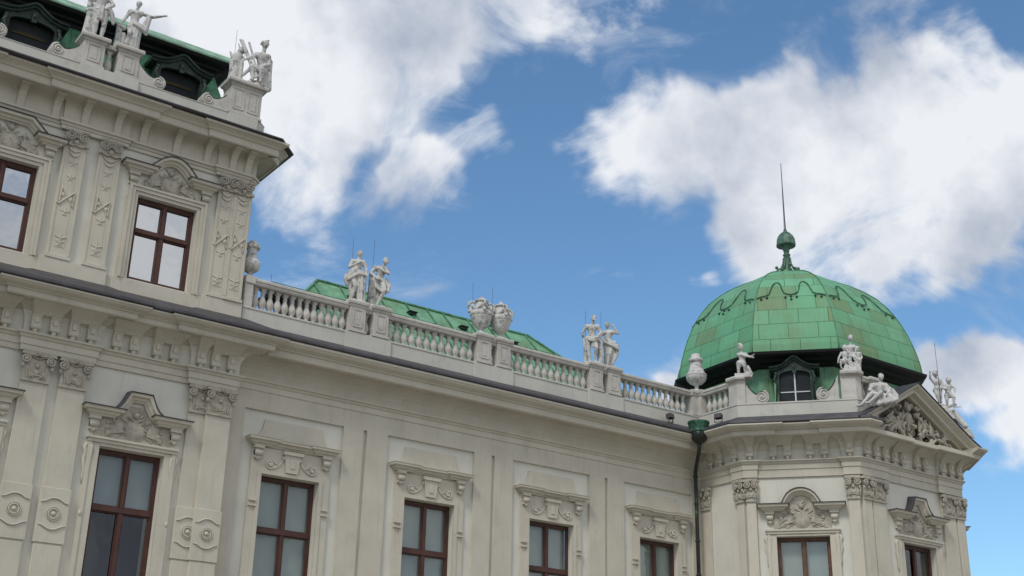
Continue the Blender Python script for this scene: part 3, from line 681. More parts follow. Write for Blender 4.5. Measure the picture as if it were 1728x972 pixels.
def scroll_ramp(parent, F, u, s, z0, oc, L=.85, H=.62, d=.34, r=.21):
    """volute ramp beside a pedestal; s=-1: volute to the left of u"""
    pts = [(u, z0+H)]
    for t in (.12, .22, .32, .42, .52, .60): pts.append((u+s*L*t*.95, z0+H-(H-.07-r)*math.sin(t/.60*math.pi/2)))
    c = (u+s*(L-r), z0+r)
    for a in range(75, -61, -15): pts.append((c[0]+s*r*math.cos(R(a)), c[1]+r*math.sin(R(a))))
    pts += [(u+s*(L-r), z0), (u, z0)]
    b = MB(); b.prism(pts, 'y', -(oc+d/2), -(oc-d/2))
    f = oc+d/2
    b.tube(spiral(c, r-.03, 1.8, f+.005, -s, 90, 26), .022, 6); b.ball((c[0], -f-.02, c[1]), (.04, .03, .04))
    b.build('scroll_ramp', M_STONE, parent, F)
    e = MB()
    e.tube([(p[0], -oc-.16, p[1]+.012) for p in pts[1:8]], .018, 6); e.build('metal_edge', M_DKCOP, parent, F)
for u in (8.04, 9.02, 3.6, 4.6): pedestal(PARA, FL, u, .60, 18.305, 19.28, -.08, capw=.10)
pedestal(PARA, FL, 12.60, .98, 18.305, 19.44, -.08, .60, capw=.13, two=True)
for u, s in ((7.74, -1), (9.32, 1), (12.11, -1), (4.9, 1), (3.3, -1)): scroll_ramp(PARA, FL, u, s, 18.312, .0)
for u in (8.53, 4.1):
    b = MB(); b.bo(u-.2, u+.2, -.2, .12, 19.08, 19.2); b.build('coping', M_STONE, PARA, FL)
    inst('bal', baluster, 'baluster', M_STONE, PARA, FL, (u, -.05, 18.33))

# mansard roof behind the parapet
def mansard():
    m = MB()
    ys, zs = (1.0, 1.25, 1.55), (17.6, 19.2, 20.62)
    xs = (12.95, 12.75, 12.25)
    pts = []
    L0 = BX0+.1
    for y, z, x in zip(ys, zs, xs): pts.append([(L0, y, z), (x, y, z), (x, 11, z), (L0, 11, z)])
    for a, c in zip(pts, pts[1:]):
        for i in range(4):
            j = (i+1) % 4; m.add([a[i], a[j], c[j], c[i]], [(0, 1, 2, 3)])
    # standing seams
    for x in [L0+.4+.62*k for k in range(26)]:
        if x < 12.1: m.tube([(x, ys[0]-.01, zs[0]), (x, ys[1]-.01, zs[1]), (x, ys[2]-.01, zs[2])], .018, 5)
    m.build('mansard_slope', M_OLDCOP, BLK)
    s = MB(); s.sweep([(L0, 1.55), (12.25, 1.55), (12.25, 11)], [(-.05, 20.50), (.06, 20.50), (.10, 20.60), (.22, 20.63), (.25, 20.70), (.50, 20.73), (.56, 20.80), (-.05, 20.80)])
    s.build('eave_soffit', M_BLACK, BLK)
    t = MB(); t.sweep([(L0, 1.55), (12.25, 1.55), (12.25, 11)], [(-.05, 20.81), (.60, 20.81), (.61, 20.86), (.44, 21.10), (-1.6, 21.80), (-4.0, 22.3), (-4, 21.9), (-.05, 20.85)])
    rf = t.build('upper_roof', M_PALE, BLK)
def dormer(parent, F, u, z0, z1, w, out=.75, back=-.9, glassy=True, arm=1.0):
    """dark copper dormer with swept pointed hood; z1 = hood tip"""
    b = MB(); h = w/2; zs = z1-.48*arm
    b.bo(u-h-.16, u-h, back, out, z0, zs-.02); b.bo(u+h, u+h+.16, back, out, z0, zs-.02)
    # arched head board
    hp = [(u-h-.16, zs), (u-h, zs)]+[(u+h*math.cos(R(a)), zs-.17+.17*math.sin(R(a))*1.0) for a in range(180, -1, -20)]+[(u+h, zs), (u+h+.16, zs), (u+h+.16, zs+.1), (u+.3*w, zs+.17), (u, z1-.06), (u-.3*w, zs+.17), (u-h-.16, zs+.1)]
    b.prism(hp, 'y', -out, -out+.12)
    b.bo(u-.07, u+.07, out, out+.06, zs-.10, zs+.22); b.ball((u, -out-.05, zs+.1), (.05, .05, .09))
    for s in (-1, 1):
        b.tube([(u+s*(h+.08), -out-.03, zs-.1), (u+s*(h+.16), -out-.04, zs-.3), (u+s*(h+.08), -out-.04, zs-.5), (u+s*(h+.13), -out-.03, z0+.05)], [.05, .06, .04, .03], 6)
        b.ball((u+s*(h+.1), -out-.04, zs-.12), (.07, .05, .07))
    d = b.build('dormer', M_DKCOP, parent, F)
    r = MB(); hh = w/2+.34
    path = [(u-hh, zs+.12), (u-hh*.75, zs+.13), (u-hh*.5, zs+.19), (u-hh*.28, zs+.32), (u-.1, z1-.03), (u, z1), (u+.1, z1-.03), (u+hh*.28, zs+.32), (u+hh*.5, zs+.19), (u+hh*.75, zs+.13), (u+hh, zs+.12)]
    r.sweep_uz(path, [(back, -.10), (out+.06, -.10), (out+.08, -.05), (out+.15, -.03), (out+.17, .02), (back, .05)])
    r.build('hood', M_DKCOP, d, F)
    return d, zs, h
mansard()
for u in (11.02, 6.62, 2.2):
    FD = frame(0, 1.15)
    d, zs, h = dormer(BLK, FD, u, 18.3, 20.42, 1.25, out=.28, back=-.6)
    p = MB(); p.bo(u-h, u+h, .0, .02, 18.4, zs-.0); p.build('window_board', M_ROOM, d, FD)
    p = MB(); p.prism([(u-h*.8, 19.50)]+[(u+h*.8*math.cos(R(a)), 19.50+.10*math.sin(R(a))) for a in range(160, 19, -20)]+[(u+h*.8, 19.50)], 'y', -.05, -.021); p.build('ochre_shutter', M_OCHRE, d, FD)

# ---- wing ----------------------------------------------------------------
FWG = frame(0, 0)
WNG = tag(empty('palace_wing', (22, 3, -1.6)), 'lower cream palace wing of four windows under a stone balustrade with statues', 'palace building')
WX0, WX1 = 13.25, 31.22
wc = [15.306+4.6*i for i in range(4)]
b = MB(); b.wall(WX0, WX1, -1.6, 12.2, [(u-.883, u+.883, 3.6, 7.96) for u in wc]); b.build('wall', M_WHITE, WNG, FWG)
b = MB(); b.bo(WX0, WX1, 0, .10, -1.6, 3.0); b.bo(WX0, WX1, 0, .18, 3.001, 3.3); b.build('base_course', M_STONE, WNG, FWG)
b = MB(); pw = 3.116/2; o = .085
b.bo(WX0, WX1, 0, o, 9.734, 10.0)
edges = [WX0]+[e for u in wc for e in (u-pw, u+pw)]+[WX1+.0]
for k in range(0, len(edges), 2):
    a, c = edges[k], edges[k+1]
    if k == 0 or k == len(edges)-2:
        if c-a > .05: b.bo(a, c, 0, o, 3.3, 9.734)
    else:
        m_ = (a+c)/2-.03; s = .06
        b.bo(a, m_-s, 0, o, 3.3, 9.734); b.bo(m_+s, c, 0, o, 3.3, 9.734)
b.build('lesene_strips', M_CREAM, WNG, FWG)
b = MB(); b.sweep([(WX0-.02, 0), (WX1+.1, 0)], cornice_prof(0, 10.57, 11.61)); b.build('main_cornice', M_CREAM, WNG, FWG)
b = MB(); b.sweep([(WX0-.02, 0), (WX1-.3, 0)], metal_prof(.30, 12.11, 11.615)); b.build('lead_flashing', M_ZINC, WNG, FWG)
for i, u in enumerate(wc):
    window(WNG, FWG, u, 1.766, 3.6, 7.96, 6.47, M_WOOD, M_GLASS, 'full')
    surround(WNG, FWG, u, 1.766, 3.3, 7.96, style='wing')
    h = hood(WNG, FWG, u, 8.93, 'straight', half=1.15)
    for s in (-1, 1): inst('ch', console_hood, 'hood_console', M_CREAM, h, FWG, (u+s*1.06, .05, 8.73))
    b = MB(); b.prism([(u-1.28, 8.96), (u+1.28, 8.96), (u+1.08, 9.03), (u+.98, 9.16), (u+.93, 9.32), (u+.90, 9.50), (u-.90, 9.50), (u-.93, 9.32), (u-.98, 9.16), (u-1.08, 9.03)], 'y', -.055, -.001)
    b.build('hood_backing', M_CREAM, h, FWG)
# balustrade
PO = .13            # centre line of the balustrade, in front of the wall
b = MB(); b.bo(WX0+.0, 30.95, -.25, .35, 11.9, 12.50); b.bo(WX0, 30.95, -.27, .37, 12.50, 12.56)
PD = [17.03-.13, 17.77, 21.60, 22.40, 26.22, 27.02]
PD = [16.90, 17.70, 21.52, 22.28, 26.15, 26.93]
for a in (0, 2, 4): b.bo(PD[a]-.38, PD[a+1]+.38, .35, .41, 11.9, 12.55)
BALU = b.build('balustrade_plinth', M_PLINTH, WNG, FWG, bevel=.006)
for i, u in enumerate(PD): pedestal(BALU, FWG, u, .52, 12.56, 13.56, PO, .52, capw=.07)
rail = [(13.28, 16.62), (17.98, 21.24), (22.56, 25.87), (27.21, 30.72)]
rp = lambda: [(-.17, 13.27), (.17, 13.27), (.19, 13.31), (.19, 13.36), (.22, 13.38), (.22, 13.44), (.19, 13.47), (-.17, 13.47)]
b = MB()
for (a, c) in rail+[(17.15, 17.45), (21.77, 22.03), (26.4, 26.68)]: b.sweep([(a, -PO), (c, -PO)], rp())
b.build('handrail', M_STONE, BALU, FWG)
for (a, c), n in zip(rail, (13, 12, 12, 12)):
    a2, c2 = a+(.28 if a < 14 else .0), c
    if c > 30: c2 = 30.45
    for k in range(n): inst('bal', baluster, 'baluster', M_STONE, BALU, FWG, (a2+(c2-a2)*(k+.5)/n, PO, 12.54))
for u in (17.30, 21.90, 26.54): inst('bal', baluster, 'baluster', M_STONE, BALU, FWG, (u, PO, 12.54))
b = MB(); b.bo(13.26, 13.52, -.1, .34, 12.56, 13.27); b.bo(13.255, 13.56, -.15, .37, 13.27, 13.50); b.build('end_pier', M_STONE, BALU, FWG, bevel=.006)
# terrace and low hipped copper roof behind the balustrade
b = MB(); b.box(WX0, 33, .25, 12, 11.7, 12.0); b.build('terrace', M_ZINC, WNG, FWG)
def wing_roof():
    y0, z0, y1, z1 = 1.9, 12.4, 6.0, 16.65
    xl0, xl1, xr1, xr0 = 14.6, 18.6, 27.9, 32.5
    m = MB()
    V = [(xl0, y0, z0), (xr0, y0, z0), (xr1, y1, z1), (xl1, y1, z1), (xl0, 10.1, z0), (xr0, 10.1, z0)]
    m.add(V, [(0, 1, 2, 3), (1, 5, 2), (5, 4, 3, 2), (4, 0, 3)])
    rf = m.build('hipped_roof', M_PATINA, WNG)
    s = MB()
    def pt(x, t): return (x, y0+(y1-y0)*t-.03, z0+(z1-z0)*t+.02)
    for k in range(19):
        x = 15.6+k*.92+(.2 if k % 3 else 0)
        tmax = min(1, (x-xl0)/(xl1-xl0), (xr0-x)/(xr0-xr1))
        if tmax > .1: s.tube([pt(x, 0), pt(x, tmax)], .028, 5)
    for (a, c) in ((16.5, 19.5), (20.2, 23.5), (24, 28.6)):
        for t in (.52, .80): s.tube([pt(a, t), pt(c, t)], .014, 5)
    s.tube([(xl0, y0, z0+.02), (xl1, y1, z1+.03), (xr1, y1, z1+.03), (xr0, y0, z0+.02)], .06, 6)
    s.build('roof_seams', M_OLDCOP, rf)
    for x, t in ((19.7, .86), (22.2, .86), (24.4, .84), (26.6, .80)):
        q = MB(); p = pt(x, t); q.box(p[0]-.15, p[0]+.15, p[1]-.10, p[1]+.10, p[2]-.05, p[2]+.05); q.box(p[0]-.18, p[0]+.18, p[1]-.16, p[1]+.10, p[2]+.05, p[2]+.07)
        q.build('roof_vent', M_DKCOP, rf)
    q = MB(); q.box(16.0, 17.0, 2.6, 3.6, 12.6, 14.4); q.box(15.5, 17.3, 2.3, 3.9, 14.4, 14.58); q.build('roof_hatch', M_ZINC, WNG)
wing_roof()

# ---- corner pavilion -------------------------------------------------------
PAV = tag(empty('palace_pavilion', (36.36, 0, -1.6)), 'octagonal corner pavilion with green copper dome and triangular pediment at the right', 'palace building')
CX = 36.36
AX = 31.22; AY = -2.15; CXL = 33.61; CXR = 38.97; CY = -5.0; EX = 41.5
BL = math.hypot(CXL-AX, CY-AY)
FA = frame(AX, 0, 0, -1); FB = frame(AX, AY, CXL-AX, CY-AY); FC = frame(CXL, CY, 1, 0); FDD = frame(CXR, CY, EX-CXR, AY-CY); FE = frame(EX, AY, 0, 1)
BU = 1.80; CU = 36.45-CXL
walls = MB()
def local_wall(F, u0, u1, holes, name='wall'):
    b = MB(); b.wall(u0, u1, -1.6, 12.2, holes); return b.build(name, M_WHITE, PAV, F)
local_wall(FA, -.6, -AY, [])
local_wall(FB, 0, BL, [(BU-.86, BU+.86, 3.6, 8.02)])
local_wall(FC, 0, CXR-CXL, [(CU-.86, CU+.86, 3.6, 8.04)])
local_wall(FDD, 0, BL, [(BL/2-.86, BL/2+.86, 3.6, 8.04)]); local_wall(FE, 0, 7, [])
b = MB(); b.add([(EX, 4.85, -1.6), (AX, 4.85, -1.6), (AX, 4.85, 12.2), (EX, 4.85, 12.2)], [(0, 1, 2, 3)]); b.add([(AX, 4.85, -1.6), (AX, .6, -1.6), (AX, .6, 12.2), (AX, 4.85, 12.2)], [(0, 1, 2, 3)]); b.build('back_wall', M_WHITE, PAV)
PW = [(AX, .3), (AX, AY), (CXL, CY), (CXR, CY), (EX, AY), (EX, 4.8)]
b = MB(); b.sweep(PW, [(-.02, -1.6), (.1, -1.6), (.1, 3.0), (.18, 3.001), (.18, 3.3), (-.02, 3.3)]); b.build('base_course', M_STONE, PAV)
def along(F, u, o): p = F @ Vector((u, -o, 0)); return (p.x, p.y)
rz = .10
EP = [(AX, .3), along(FA, 1.72, 0), along(FA, 1.72, rz)]
def corner_off(p0, d0, d1, o):       # mitred offset of a plan corner
    n0 = Vector((d0[1], -d0[0])).normalized(); n1 = Vector((d1[1], -d1[0])).normalized(); h = (n0+n1).normalized(); h = h/h.dot(n0); return (p0[0]+h.x*o, p0[1]+h.y*o)
dA, dB, dC, dD, dE = (0, -1), (CXL-AX, CY-AY), (1, 0), (EX-CXR, AY-CY), (0, 1)
EP += [corner_off((AX, AY), dA, dB, rz), along(FB, .36, rz), along(FB, .36, 0), along(FB, BL-.42, 0), along(FB, BL-.42, rz), corner_off((CXL, CY), dB, dC, rz),
       along(FC, 1.32, rz), along(FC, 1.32, 0), along(FC, 5.5-1.32, 0), along(FC, 5.5-1.32, rz), corner_off((CXR, CY), dC, dD, rz), along(FDD, .5, rz), along(FDD, .5, 0), (EX, AY), (EX, 4.8)]
b = MB(); b.sweep(EP, cornice_prof(.045, 10.55, 11.50, .12, 'corona')); PC = b.build('main_cornice', M_CREAM, PAV)
kc = [k for k, p in enumerate(EP) if abs(p[1]-(CY-rz)) < .06]
b = MB(); b.sweep(EP[:kc[0]+1]+[(EP[kc[0]][0]+.12, EP[kc[0]][1])], cornice_prof(.045, 10.55, 11.50, .12, 'crown')); b.sweep([(EP[kc[-1]][0]-.12, EP[kc[-1]][1])]+EP[kc[-1]:], cornice_prof(.045, 10.55, 11.50, .12, 'crown')); b.build('crown_moulding', M_CREAM, PAV)
b = MB(); b.sweep(EP, [(0, 10.63), (.058, 10.63), (.058, 10.765), (.088, 10.905), (.10, 10.93), (.05, 10.93)]); b.build('frieze', M_WHITE, PAV)
MP = [(AX, .3), (AX, AY), (CXL, CY)]
# dark flashing on the cornice: left of the pediment and on the hidden far side
b = MB(); b.sweep([(AX, .3), (AX, AY), (CXL, CY), (CXL+.3, CY)], metal_prof(.30, 12.13, 11.68, 1.06)); b.build('lead_flashing', M_ZINC, PAV)
b = MB(); b.sweep([along(FDD, .45, 0), (EX, AY), (EX, 4.8)], metal_prof(.30, 12.13, 11.68, 1.06)); b.build('lead_flashing', M_ZINC, PAV)
for F, us, ss in ((FA, ((.92, 0),), ((1.92, rz),)), (FB, ((1.22, 0), (2.44, 0)), ((.20, rz), (BL-.22, rz))),
              (FC, ((.93, rz), (2.0, 0), (3.2, 0), (4.52, rz)), ((.22, rz), (5.22, rz))), (FDD, ((1.3, 0),), ((.3, rz),))):
    for u, d in us: inst('cm', console_main, 'frieze_bracket', M_CREAM, PAV, F, (u, .05+d, 10.69), .008)
    for u, d in ss: inst('cs', console_single, 'frieze_bracket', M_CREAM, PAV, F, (u, .05+d, 10.69), .008)
def ppil(F, u, w, o):
    return main_pil(PAV, F, u, w, o, ros=False)
b = MB(); b.bo(-.0, -AY, 0, .001, 3, 4)
ppil(FA, .30, .42, .10); ppil(FA, 1.97, .32, .12); ppil(FB, .17, .32, .12); ppil(FB, BL-.20, .38, .12)
ppil(FC, .86, .70, .10); ppil(FC, 5.5-.86, .70, .10); ppil(FC, .24, .40, .13); ppil(FC, 5.5-.25, .42, .13); ppil(FDD, .25, .44, .12); ppil(FDD, BL-.3, .44, .12)
for F, u, kd, wd, zz in ((FB, BU, 'round', M_WOOD2, 9.06), (FC, CU, 'peak', M_WOOD, 9.02), (FDD, BL/2, 'peak', M_WOOD, 9.02)):
    window(PAV, F, u, 1.72, 3.6, 8.02, 6.35, wd, M_GLASS if kd == 'round' else M_BLUEGL, 'full' if kd == 'round' else 'none')
    surround(PAV, F, u, 1.72, 3.4, 8.02)
    h = hood(PAV, F, u, zz, kd, half=1.36 if F is FDD else 1.14, zp=.58)
    for s in (-1, 1): inst('ch', console_hood, 'hood_console', M_CREAM, h, F, (u+s*1.05, 0, zz-.2))
    b = MB(); trophy(b, 1.75, 1.12, 51, .10, 1.3)
    b.bo(-.95, .95, 0, .03, 0, .55); b.bo(-.5, .5, 0, .028, .55, 1.0)
    for q in range(len(b.v)): v = b.v[q]; b.v[q] = (v[0]+u, v[1], v[2]+8.26)
    b.build('trophy_relief', M_RELIEF, h, F)
# parapet ring
PR = [(AX, .10), (AX, AY), (CXL, CY), (CXL+.9, CY)]
b = MB(); b.sweep(PR, [(-.25, 11.95), (.35, 11.95), (.35, 12.52), (.37, 12.53), (.37, 12.58), (-.25, 12.58)])
b.sweep([(CXR-.9, CY), (CXR, CY), (EX, AY), (EX, 4.8)], [(-.25, 11.95), (.35, 11.95), (.35, 12.52), (.37, 12.53), (.37, 12.58), (-.25, 12.58)])
PPAR = b.build('parapet_plinth', M_PLINTH, PAV)
b = MB(); b.sweep([(30.60, -.13), (AX-.13, -.13), (AX-.13, -.55)], [(-.28, 12.57), (.25, 12.57), (.25, 13.28), (-.28, 13.28)]); b.sweep([(30.55, -.13), (AX-.13, -.13), (AX-.13, -.60)], [(-.30, 13.28), (.27, 13.28), (.30, 13.36), (.32, 13.38), (.32, 13.46), (.28, 13.50), (-.30, 13.50)])
b.build('corner_pier', M_STONE, PPAR)
b = MB(); b.sweep([(AX-.13, -.55), (AX-.13, -1.75)], rp()); b.build('handrail', M_STONE, PPAR)
for k in range(4): inst('bal', baluster, 'baluster', M_STONE, PPAR, FA, (.72+.27*k, .13, 12.56))
# corner pedestals
def corner_ped(p, q0, q1, z0, z1, name='pedestal'):
    """L shaped pedestal wrapped round a plan corner"""
    b = MB(); b.sweep([q0, p, q1], [(-.45, z0), (.22, z0), (.22, z0+.08), (.19, z0+.1), (.19, z1-.18), (.24, z1-.15), (.32, z1-.12), (.33, z1-.05), (.29, z1), (-.45, z1)]); b.build(name, M_STONE, PPAR)
c1 = corner_off((AX, AY), dA, dB, .13); corner_ped(c1, along(FA, 1.86, .13), along(FB, .16, .13), 12.58, 13.58)
c2 = corner_off((CXL, CY), dB, dC, .13); corner_ped(c2, along(FB, BL-.34, .13), along(FC, .14, .13), 12.58, 13.58)
pedestal(PPAR, FC, .82, .40, 12.58, 13.50, .13, .44); inst('bal', baluster, 'baluster', M_STONE, PPAR, FC, (.42, .10, 12.6))
b = MB(); b.sweep([along(FC, .2, .13), along(FC, .75, .13)], rp()); b.build('handrail', M_STONE, PPAR)
scroll_ramp(PPAR, FB, .10, 1, 12.585, .10, .86, .92, .3, .25); scroll_ramp(PPAR, FB, BL-.42, -1, 12.585, .10, .76, .88, .3, .25)
# drum and dome
VV = [(-4.32, 2.0), (-4.5, -2.1), (-2.4, -4.4), (2.4, -4.4), (4.5, -2.1), (4.5, 2.1), (2.4, 4.4), (-2.4, 4.4)]
def ring(s, z, cx=CX, cy=0): return [(cx+a*s, cy+b_*s, z) for a, b_ in VV]
b = MB(); r0 = ring(.86, 12.0); r1 = ring(.84, 14.45)
for i in range(8):
    j = (i+1) % 8; b.add([r0[i], r0[j], r1[j], r1[i]], [(0, 1, 2, 3)])
    for t in (.12, .3, .7, .88):
        p = Vector(r0[i]).lerp(Vector(r0[j]), t); q = Vector(r1[i]).lerp(Vector(r1[j]), t); b.tube([p*1.0, q*1.0], .022, 5)
b.build('drum', M_PATINA, PAV)
b = MB(); b.box(AX+.2, EX-.2, -1.9, 4.8, 11.9, 12.0); b.build('gutter_deck', M_ZINC, PAV)
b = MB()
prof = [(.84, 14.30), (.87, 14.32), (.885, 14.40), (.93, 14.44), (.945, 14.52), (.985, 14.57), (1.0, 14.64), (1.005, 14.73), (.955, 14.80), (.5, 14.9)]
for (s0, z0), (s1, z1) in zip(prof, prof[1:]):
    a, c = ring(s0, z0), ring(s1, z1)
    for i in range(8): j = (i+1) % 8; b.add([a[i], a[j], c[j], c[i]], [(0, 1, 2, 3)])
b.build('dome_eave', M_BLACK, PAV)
DP = [(.966, 14.78), (.962, 15.05), (.946, 15.45), (.917, 15.95), (.889, 16.35), (.850, 16.8), (.812, 17.15), (.758, 17.55), (.69, 17.95), (.60, 18.32), (.50, 18.64), (.38, 18.95), (.26, 19.20), (.15, 19.40), (.07, 19.56), (.04, 19.70)]
dm = MB(); uvs = []
for i in range(8):
    j = (i+1) % 8; Ls = 0
    for k, ((s0, z0), (s1, z1)) in enumerate(zip(DP, DP[1:])):
        a, c = ring(s0, z0), ring(s1, z1)
        q = [a[i], a[j], c[j], c[i]]; mid0 = (Vector(a[i])+Vector(a[j]))/2; mid1 = (Vector(c[i])+Vector(c[j]))/2; dl = (mid1-mid0).length
        w0 = (Vector(a[j])-Vector(a[i])).length/2; w1 = (Vector(c[j])-Vector(c[i])).length/2
        dm.add(q, [(0, 1, 2, 3)]); ou = 7.3*i+3; ov = .66*(3*i)+.18
        uvs += [(ou-w0, ov+Ls), (ou+w0, ov+Ls), (ou+w1, ov+Ls+dl), (ou-w1, ov+Ls+dl)]; Ls += dl
dm.uv = uvs
DOME = dm.build('dome', M_DOME, PAV)
def dome_pt(i, t, L, off=.03):
    """point on facet i, t across 0..1, at profile height z=L"""
    for (s0, z0), (s1, z1) in zip(DP, DP[1:]):
        if z0 <= L <= z1:
            f = (L-z0)/(z1-z0); s = s0+(s1-s0)*f; break
    j = (i+1) % 8; p = Vector((VV[i][0], VV[i][1])).lerp(Vector((VV[j][0], VV[j][1])), t)*s
    n = Vector((VV[i][0]+VV[j][0], VV[i][1]+VV[j][1])).normalized()
    return (CX+p.x+n.x*off, p.y+n.y*off, L+off*.8)
b = MB()
for i in range(8):      # ridge rolls
    b.tube([(CX+VV[i][0]*(s+.003), VV[i][1]*(s+.003), z+.01) for s, z in DP], .018, 6)
b.build('ridge_rolls', M_OLDCOP, DOME)
b = MB()                # lambrequin edge of the upper copper cap
shape = [(.02, 17.05), (.06, 17.12), (.12, 17.15), (.18, 17.22), (.20, 17.45), (.22, 17.72), (.26, 17.85), (.31, 17.86), (.35, 17.72), (.37, 17.48), (.40, 17.28), (.45, 17.20), (.5, 17.18)]
shape += [(1-t, z) for t, z in reversed(shape[:-1])]
for i in range(8):
    b.tube([dome_pt(i, t, z) for t, z in shape], .02, 6)
    for t, z in ((.08, 17.0), (.16, 17.06), (.42, 17.05), (.5, 16.95), (.58, 17.05), (.84, 17.06), (.92, 17.0), (.5, 17.1)):
        p = dome_pt(i, t, z, .03); b.ball(p, (.045, .045, .045), 8, 6)
b.build('lambrequin_trim', M_LAMB, DOME)
# finial
b = MB(); FX, FY = CX+.12, 0
b.lathe([(.36, 19.50), (.26, 19.66), (.16, 19.85), (.115, 20.1), (.10, 20.3), (.14, 20.4), (.16, 20.44), (.11, 20.49), (.12, 20.62), (.19, 20.78), (.28, 20.86), (.28, 20.87)], 12, (FX, FY, 0))
for k in range(8):
    a = 2*math.pi*k/8+.2; ca, sa = math.cos(a), math.sin(a)
    b.tube([(FX+ca*r, FY+sa*r, z) for r, z in ((.13, 20.3), (.16, 20.05), (.26, 19.84), (.40, 19.76), (.46, 19.68), (.44, 19.58))], .04, 6)
    b.ball((FX+ca*.44, FY+sa*.44, 19.86 if k % 2 else 19.68), .07, 8, 6)
fn = b.build('finial', M_TARN, DOME)
b = MB(); b.lathe([(.28, 20.85), (.39, 20.83), (.40, 20.88), (.385, 20.98), (.37, 21.10), (.31, 21.26), (.21, 21.38), (.11, 21.46), (.06, 21.5)], 12, (FX, FY, 0), smooth=False); b.build('finial_bell', M_TARN, fn)
b = MB(); b.lathe([(.05, 21.45), (.075, 21.53), (.045, 21.6), (.034, 22.0), (.024, 23.2), (.012, 24.62)], 8, (FX, FY, 0)); b.build('finial_spike', M_ROD, fn)
# dormer of the dome
FDM = frame(AX, AY, CXL-AX, CY-AY)
du = 1.84
d, zs, h = dormer(PAV, FDM, du, 12.6, 14.40, 1.06, out=-.38, back=-1.6)
p = MB(); p.bo(du-h, du+h, -.52, -.50, 12.6, zs); p.build('glass_pane', M_ROOM, d, FDM)
p = MB(); p.bo(du-.025, du+.025, -.50, -.47, 12.6, zs-.03); p.bo(du-h*.95, du-.03, -.50, -.475, 13.14, 13.175); p.bo(du+.03, du+h*.95, -.50, -.475, 13.14, 13.175); p.build('glazing_bars', M_WPAINT, d, FDM)
p = MB(); p.bo(du-h-.18, du-h-.06, -.36, -.34, 12.6, 13.5); p.build('shutter_edge', M_PATINA, d, FDM)
# pediment on the front face
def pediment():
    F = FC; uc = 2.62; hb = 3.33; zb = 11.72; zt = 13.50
    tb = MB(); tb.prism([(uc-3.0, 11.45), (uc+3.0, 11.45), (uc, 13.27)], 'y', -.05, .25); ty = tb.build('pediment', M_TYMP, PAV, F)
    r = MB()
    rk = [(0, -.28), (.38, -.28), (.42, -.22), (.62, -.21), (.62, -.10), (.68, -.08), (.80, -.02), (.82, .03), (0, .06)]
    r.sweep_uz([(uc-hb, zb-.02), (uc-2.75, zb+.24), (uc, zt), (uc+2.75, zb+.24), (uc+hb, zb-.02)], rk); r.build('raking_cornice', M_CREAM, ty, F)
    l = MB(); l.sweep_uz([(uc-hb-.02, zb), (uc-2.75, zb+.27), (uc, zt+.03), (uc+2.75, zb+.27), (uc+hb+.02, zb)], [(0, .05), (.84, .02), (.855, .02), (.855, .045), (0, .085)]); l.build('lead_capping', M_ZINC, ty, F)
    gcp = MB(); gcp.prism([(uc-2.1, 12.4), (uc+2.1, 12.4), (uc, 13.52)], 'y', .0, 1.6); gcp.build('pediment_roof', M_PATINA, ty, F)
    t = MB(); rnd = random.Random(5)
    for k in range(150):
        x = rnd.uniform(-2.3, 2.3); top = 1.66*(1-abs(x)/2.6); z = rnd.uniform(.02, max(.05, top-.12)); y = rnd.uniform(.02, .34)
        an = rnd.gauss(math.pi*.5, .8) if abs(x) < 1.2 else rnd.gauss(math.pi*(.85 if x > 0 else .15), .35); l_ = rnd.uniform(.12, .34)
        l_ = min(l_, max(.08, (top-z)*.8))
        t.cap((uc+x, -.1-y, 11.50+z), (uc+x+l_*math.cos(an), -.12-y*1.1, 11.50+min(z+l_*abs(math.sin(an)), max(top-.1, .1))), rnd.uniform(.05, .10), rnd.uniform(.02, .06), 7)
        if k % 3 == 0: t.ball((uc+x, -.16-y*.6, 11.50+min(z+.05, top)), (rnd.uniform(.06, .12), .09, rnd.uniform(.06, .12)), 9, 6)
    for s, x, l_ in ((1, .5, 1.3), (1, .3, 1.0), (-1, -.4, 1.1), (1, .9, .9), (-1, -.9, .8)):       # banners and staffs
        t.add([(uc+x, -.42, 11.95), (uc+x+s*l_, -.32, 11.72), (uc+x+s*l_*.8, -.26, 12.0), (uc+x+s*.1, -.38, 12.45)], [(0, 1, 2, 3)])
        t.cap((uc+x-s*.5, -.3, 11.85), (uc+x+s*l_*.4, -.22, 12.75), .025, .02, 6)
    t.ball((uc, -.24, 12.35), (.2, .14, .28), 14, 9); t.ball((uc, -.27, 12.78), (.13, .13, .15), 12, 8); t.cap((uc, -.25, 12.9), (uc+.15, -.2, 13.02), .06, .03)
    t.build('tympanum_relief', M_RELIEF, ty, F)
pediment()
# rain water hopper and pipe in the inner corner
HX, HY = 30.15, -1.08
hp = tag(empty('rain_pipe', (HX, HY, 3)), 'green and black copper rain pipe with bowl hopper in the wing corner', 'drain pipe')
b = MB(); b.lathe([(.07, 11.22), (.09, 11.28), (.13, 11.32), (.21, 11.38), (.275, 11.48), (.305, 11.60), (.31, 11.66), (.28, 11.67)], 20, (HX, HY, 0)); b.build('hopper_bowl', M_PIPE, hp)
b = MB(); b.lathe([(.30, 11.65), (.34, 11.68), (.34, 11.71), (.325, 11.74), (.34, 11.86), (.365, 11.97), (.385, 12.01), (.385, 12.05), (.36, 12.06), (.32, 11.96)], 20, (HX, HY, 0)); b.build('hopper_rim', M_HOPPER, hp)
b = MB(); PX, PY = 30.66, -.32; b.tube([(HX, HY, 11.3), (HX, HY, 11.16), (HX+.08, HY+.12, 11.0), (PX-.1, PY-.15, 10.66), (PX, PY, 10.45), (PX, PY, 9.4), (PX, PY, 3.0)], .068, 10)
for z in (10.3, 9.35, 8.05, 6.9, 5.5): b.lathe([(.068, z), (.09, z+.01), (.09, z+.06), (.068, z+.07)], 10, (PX, PY, 0))
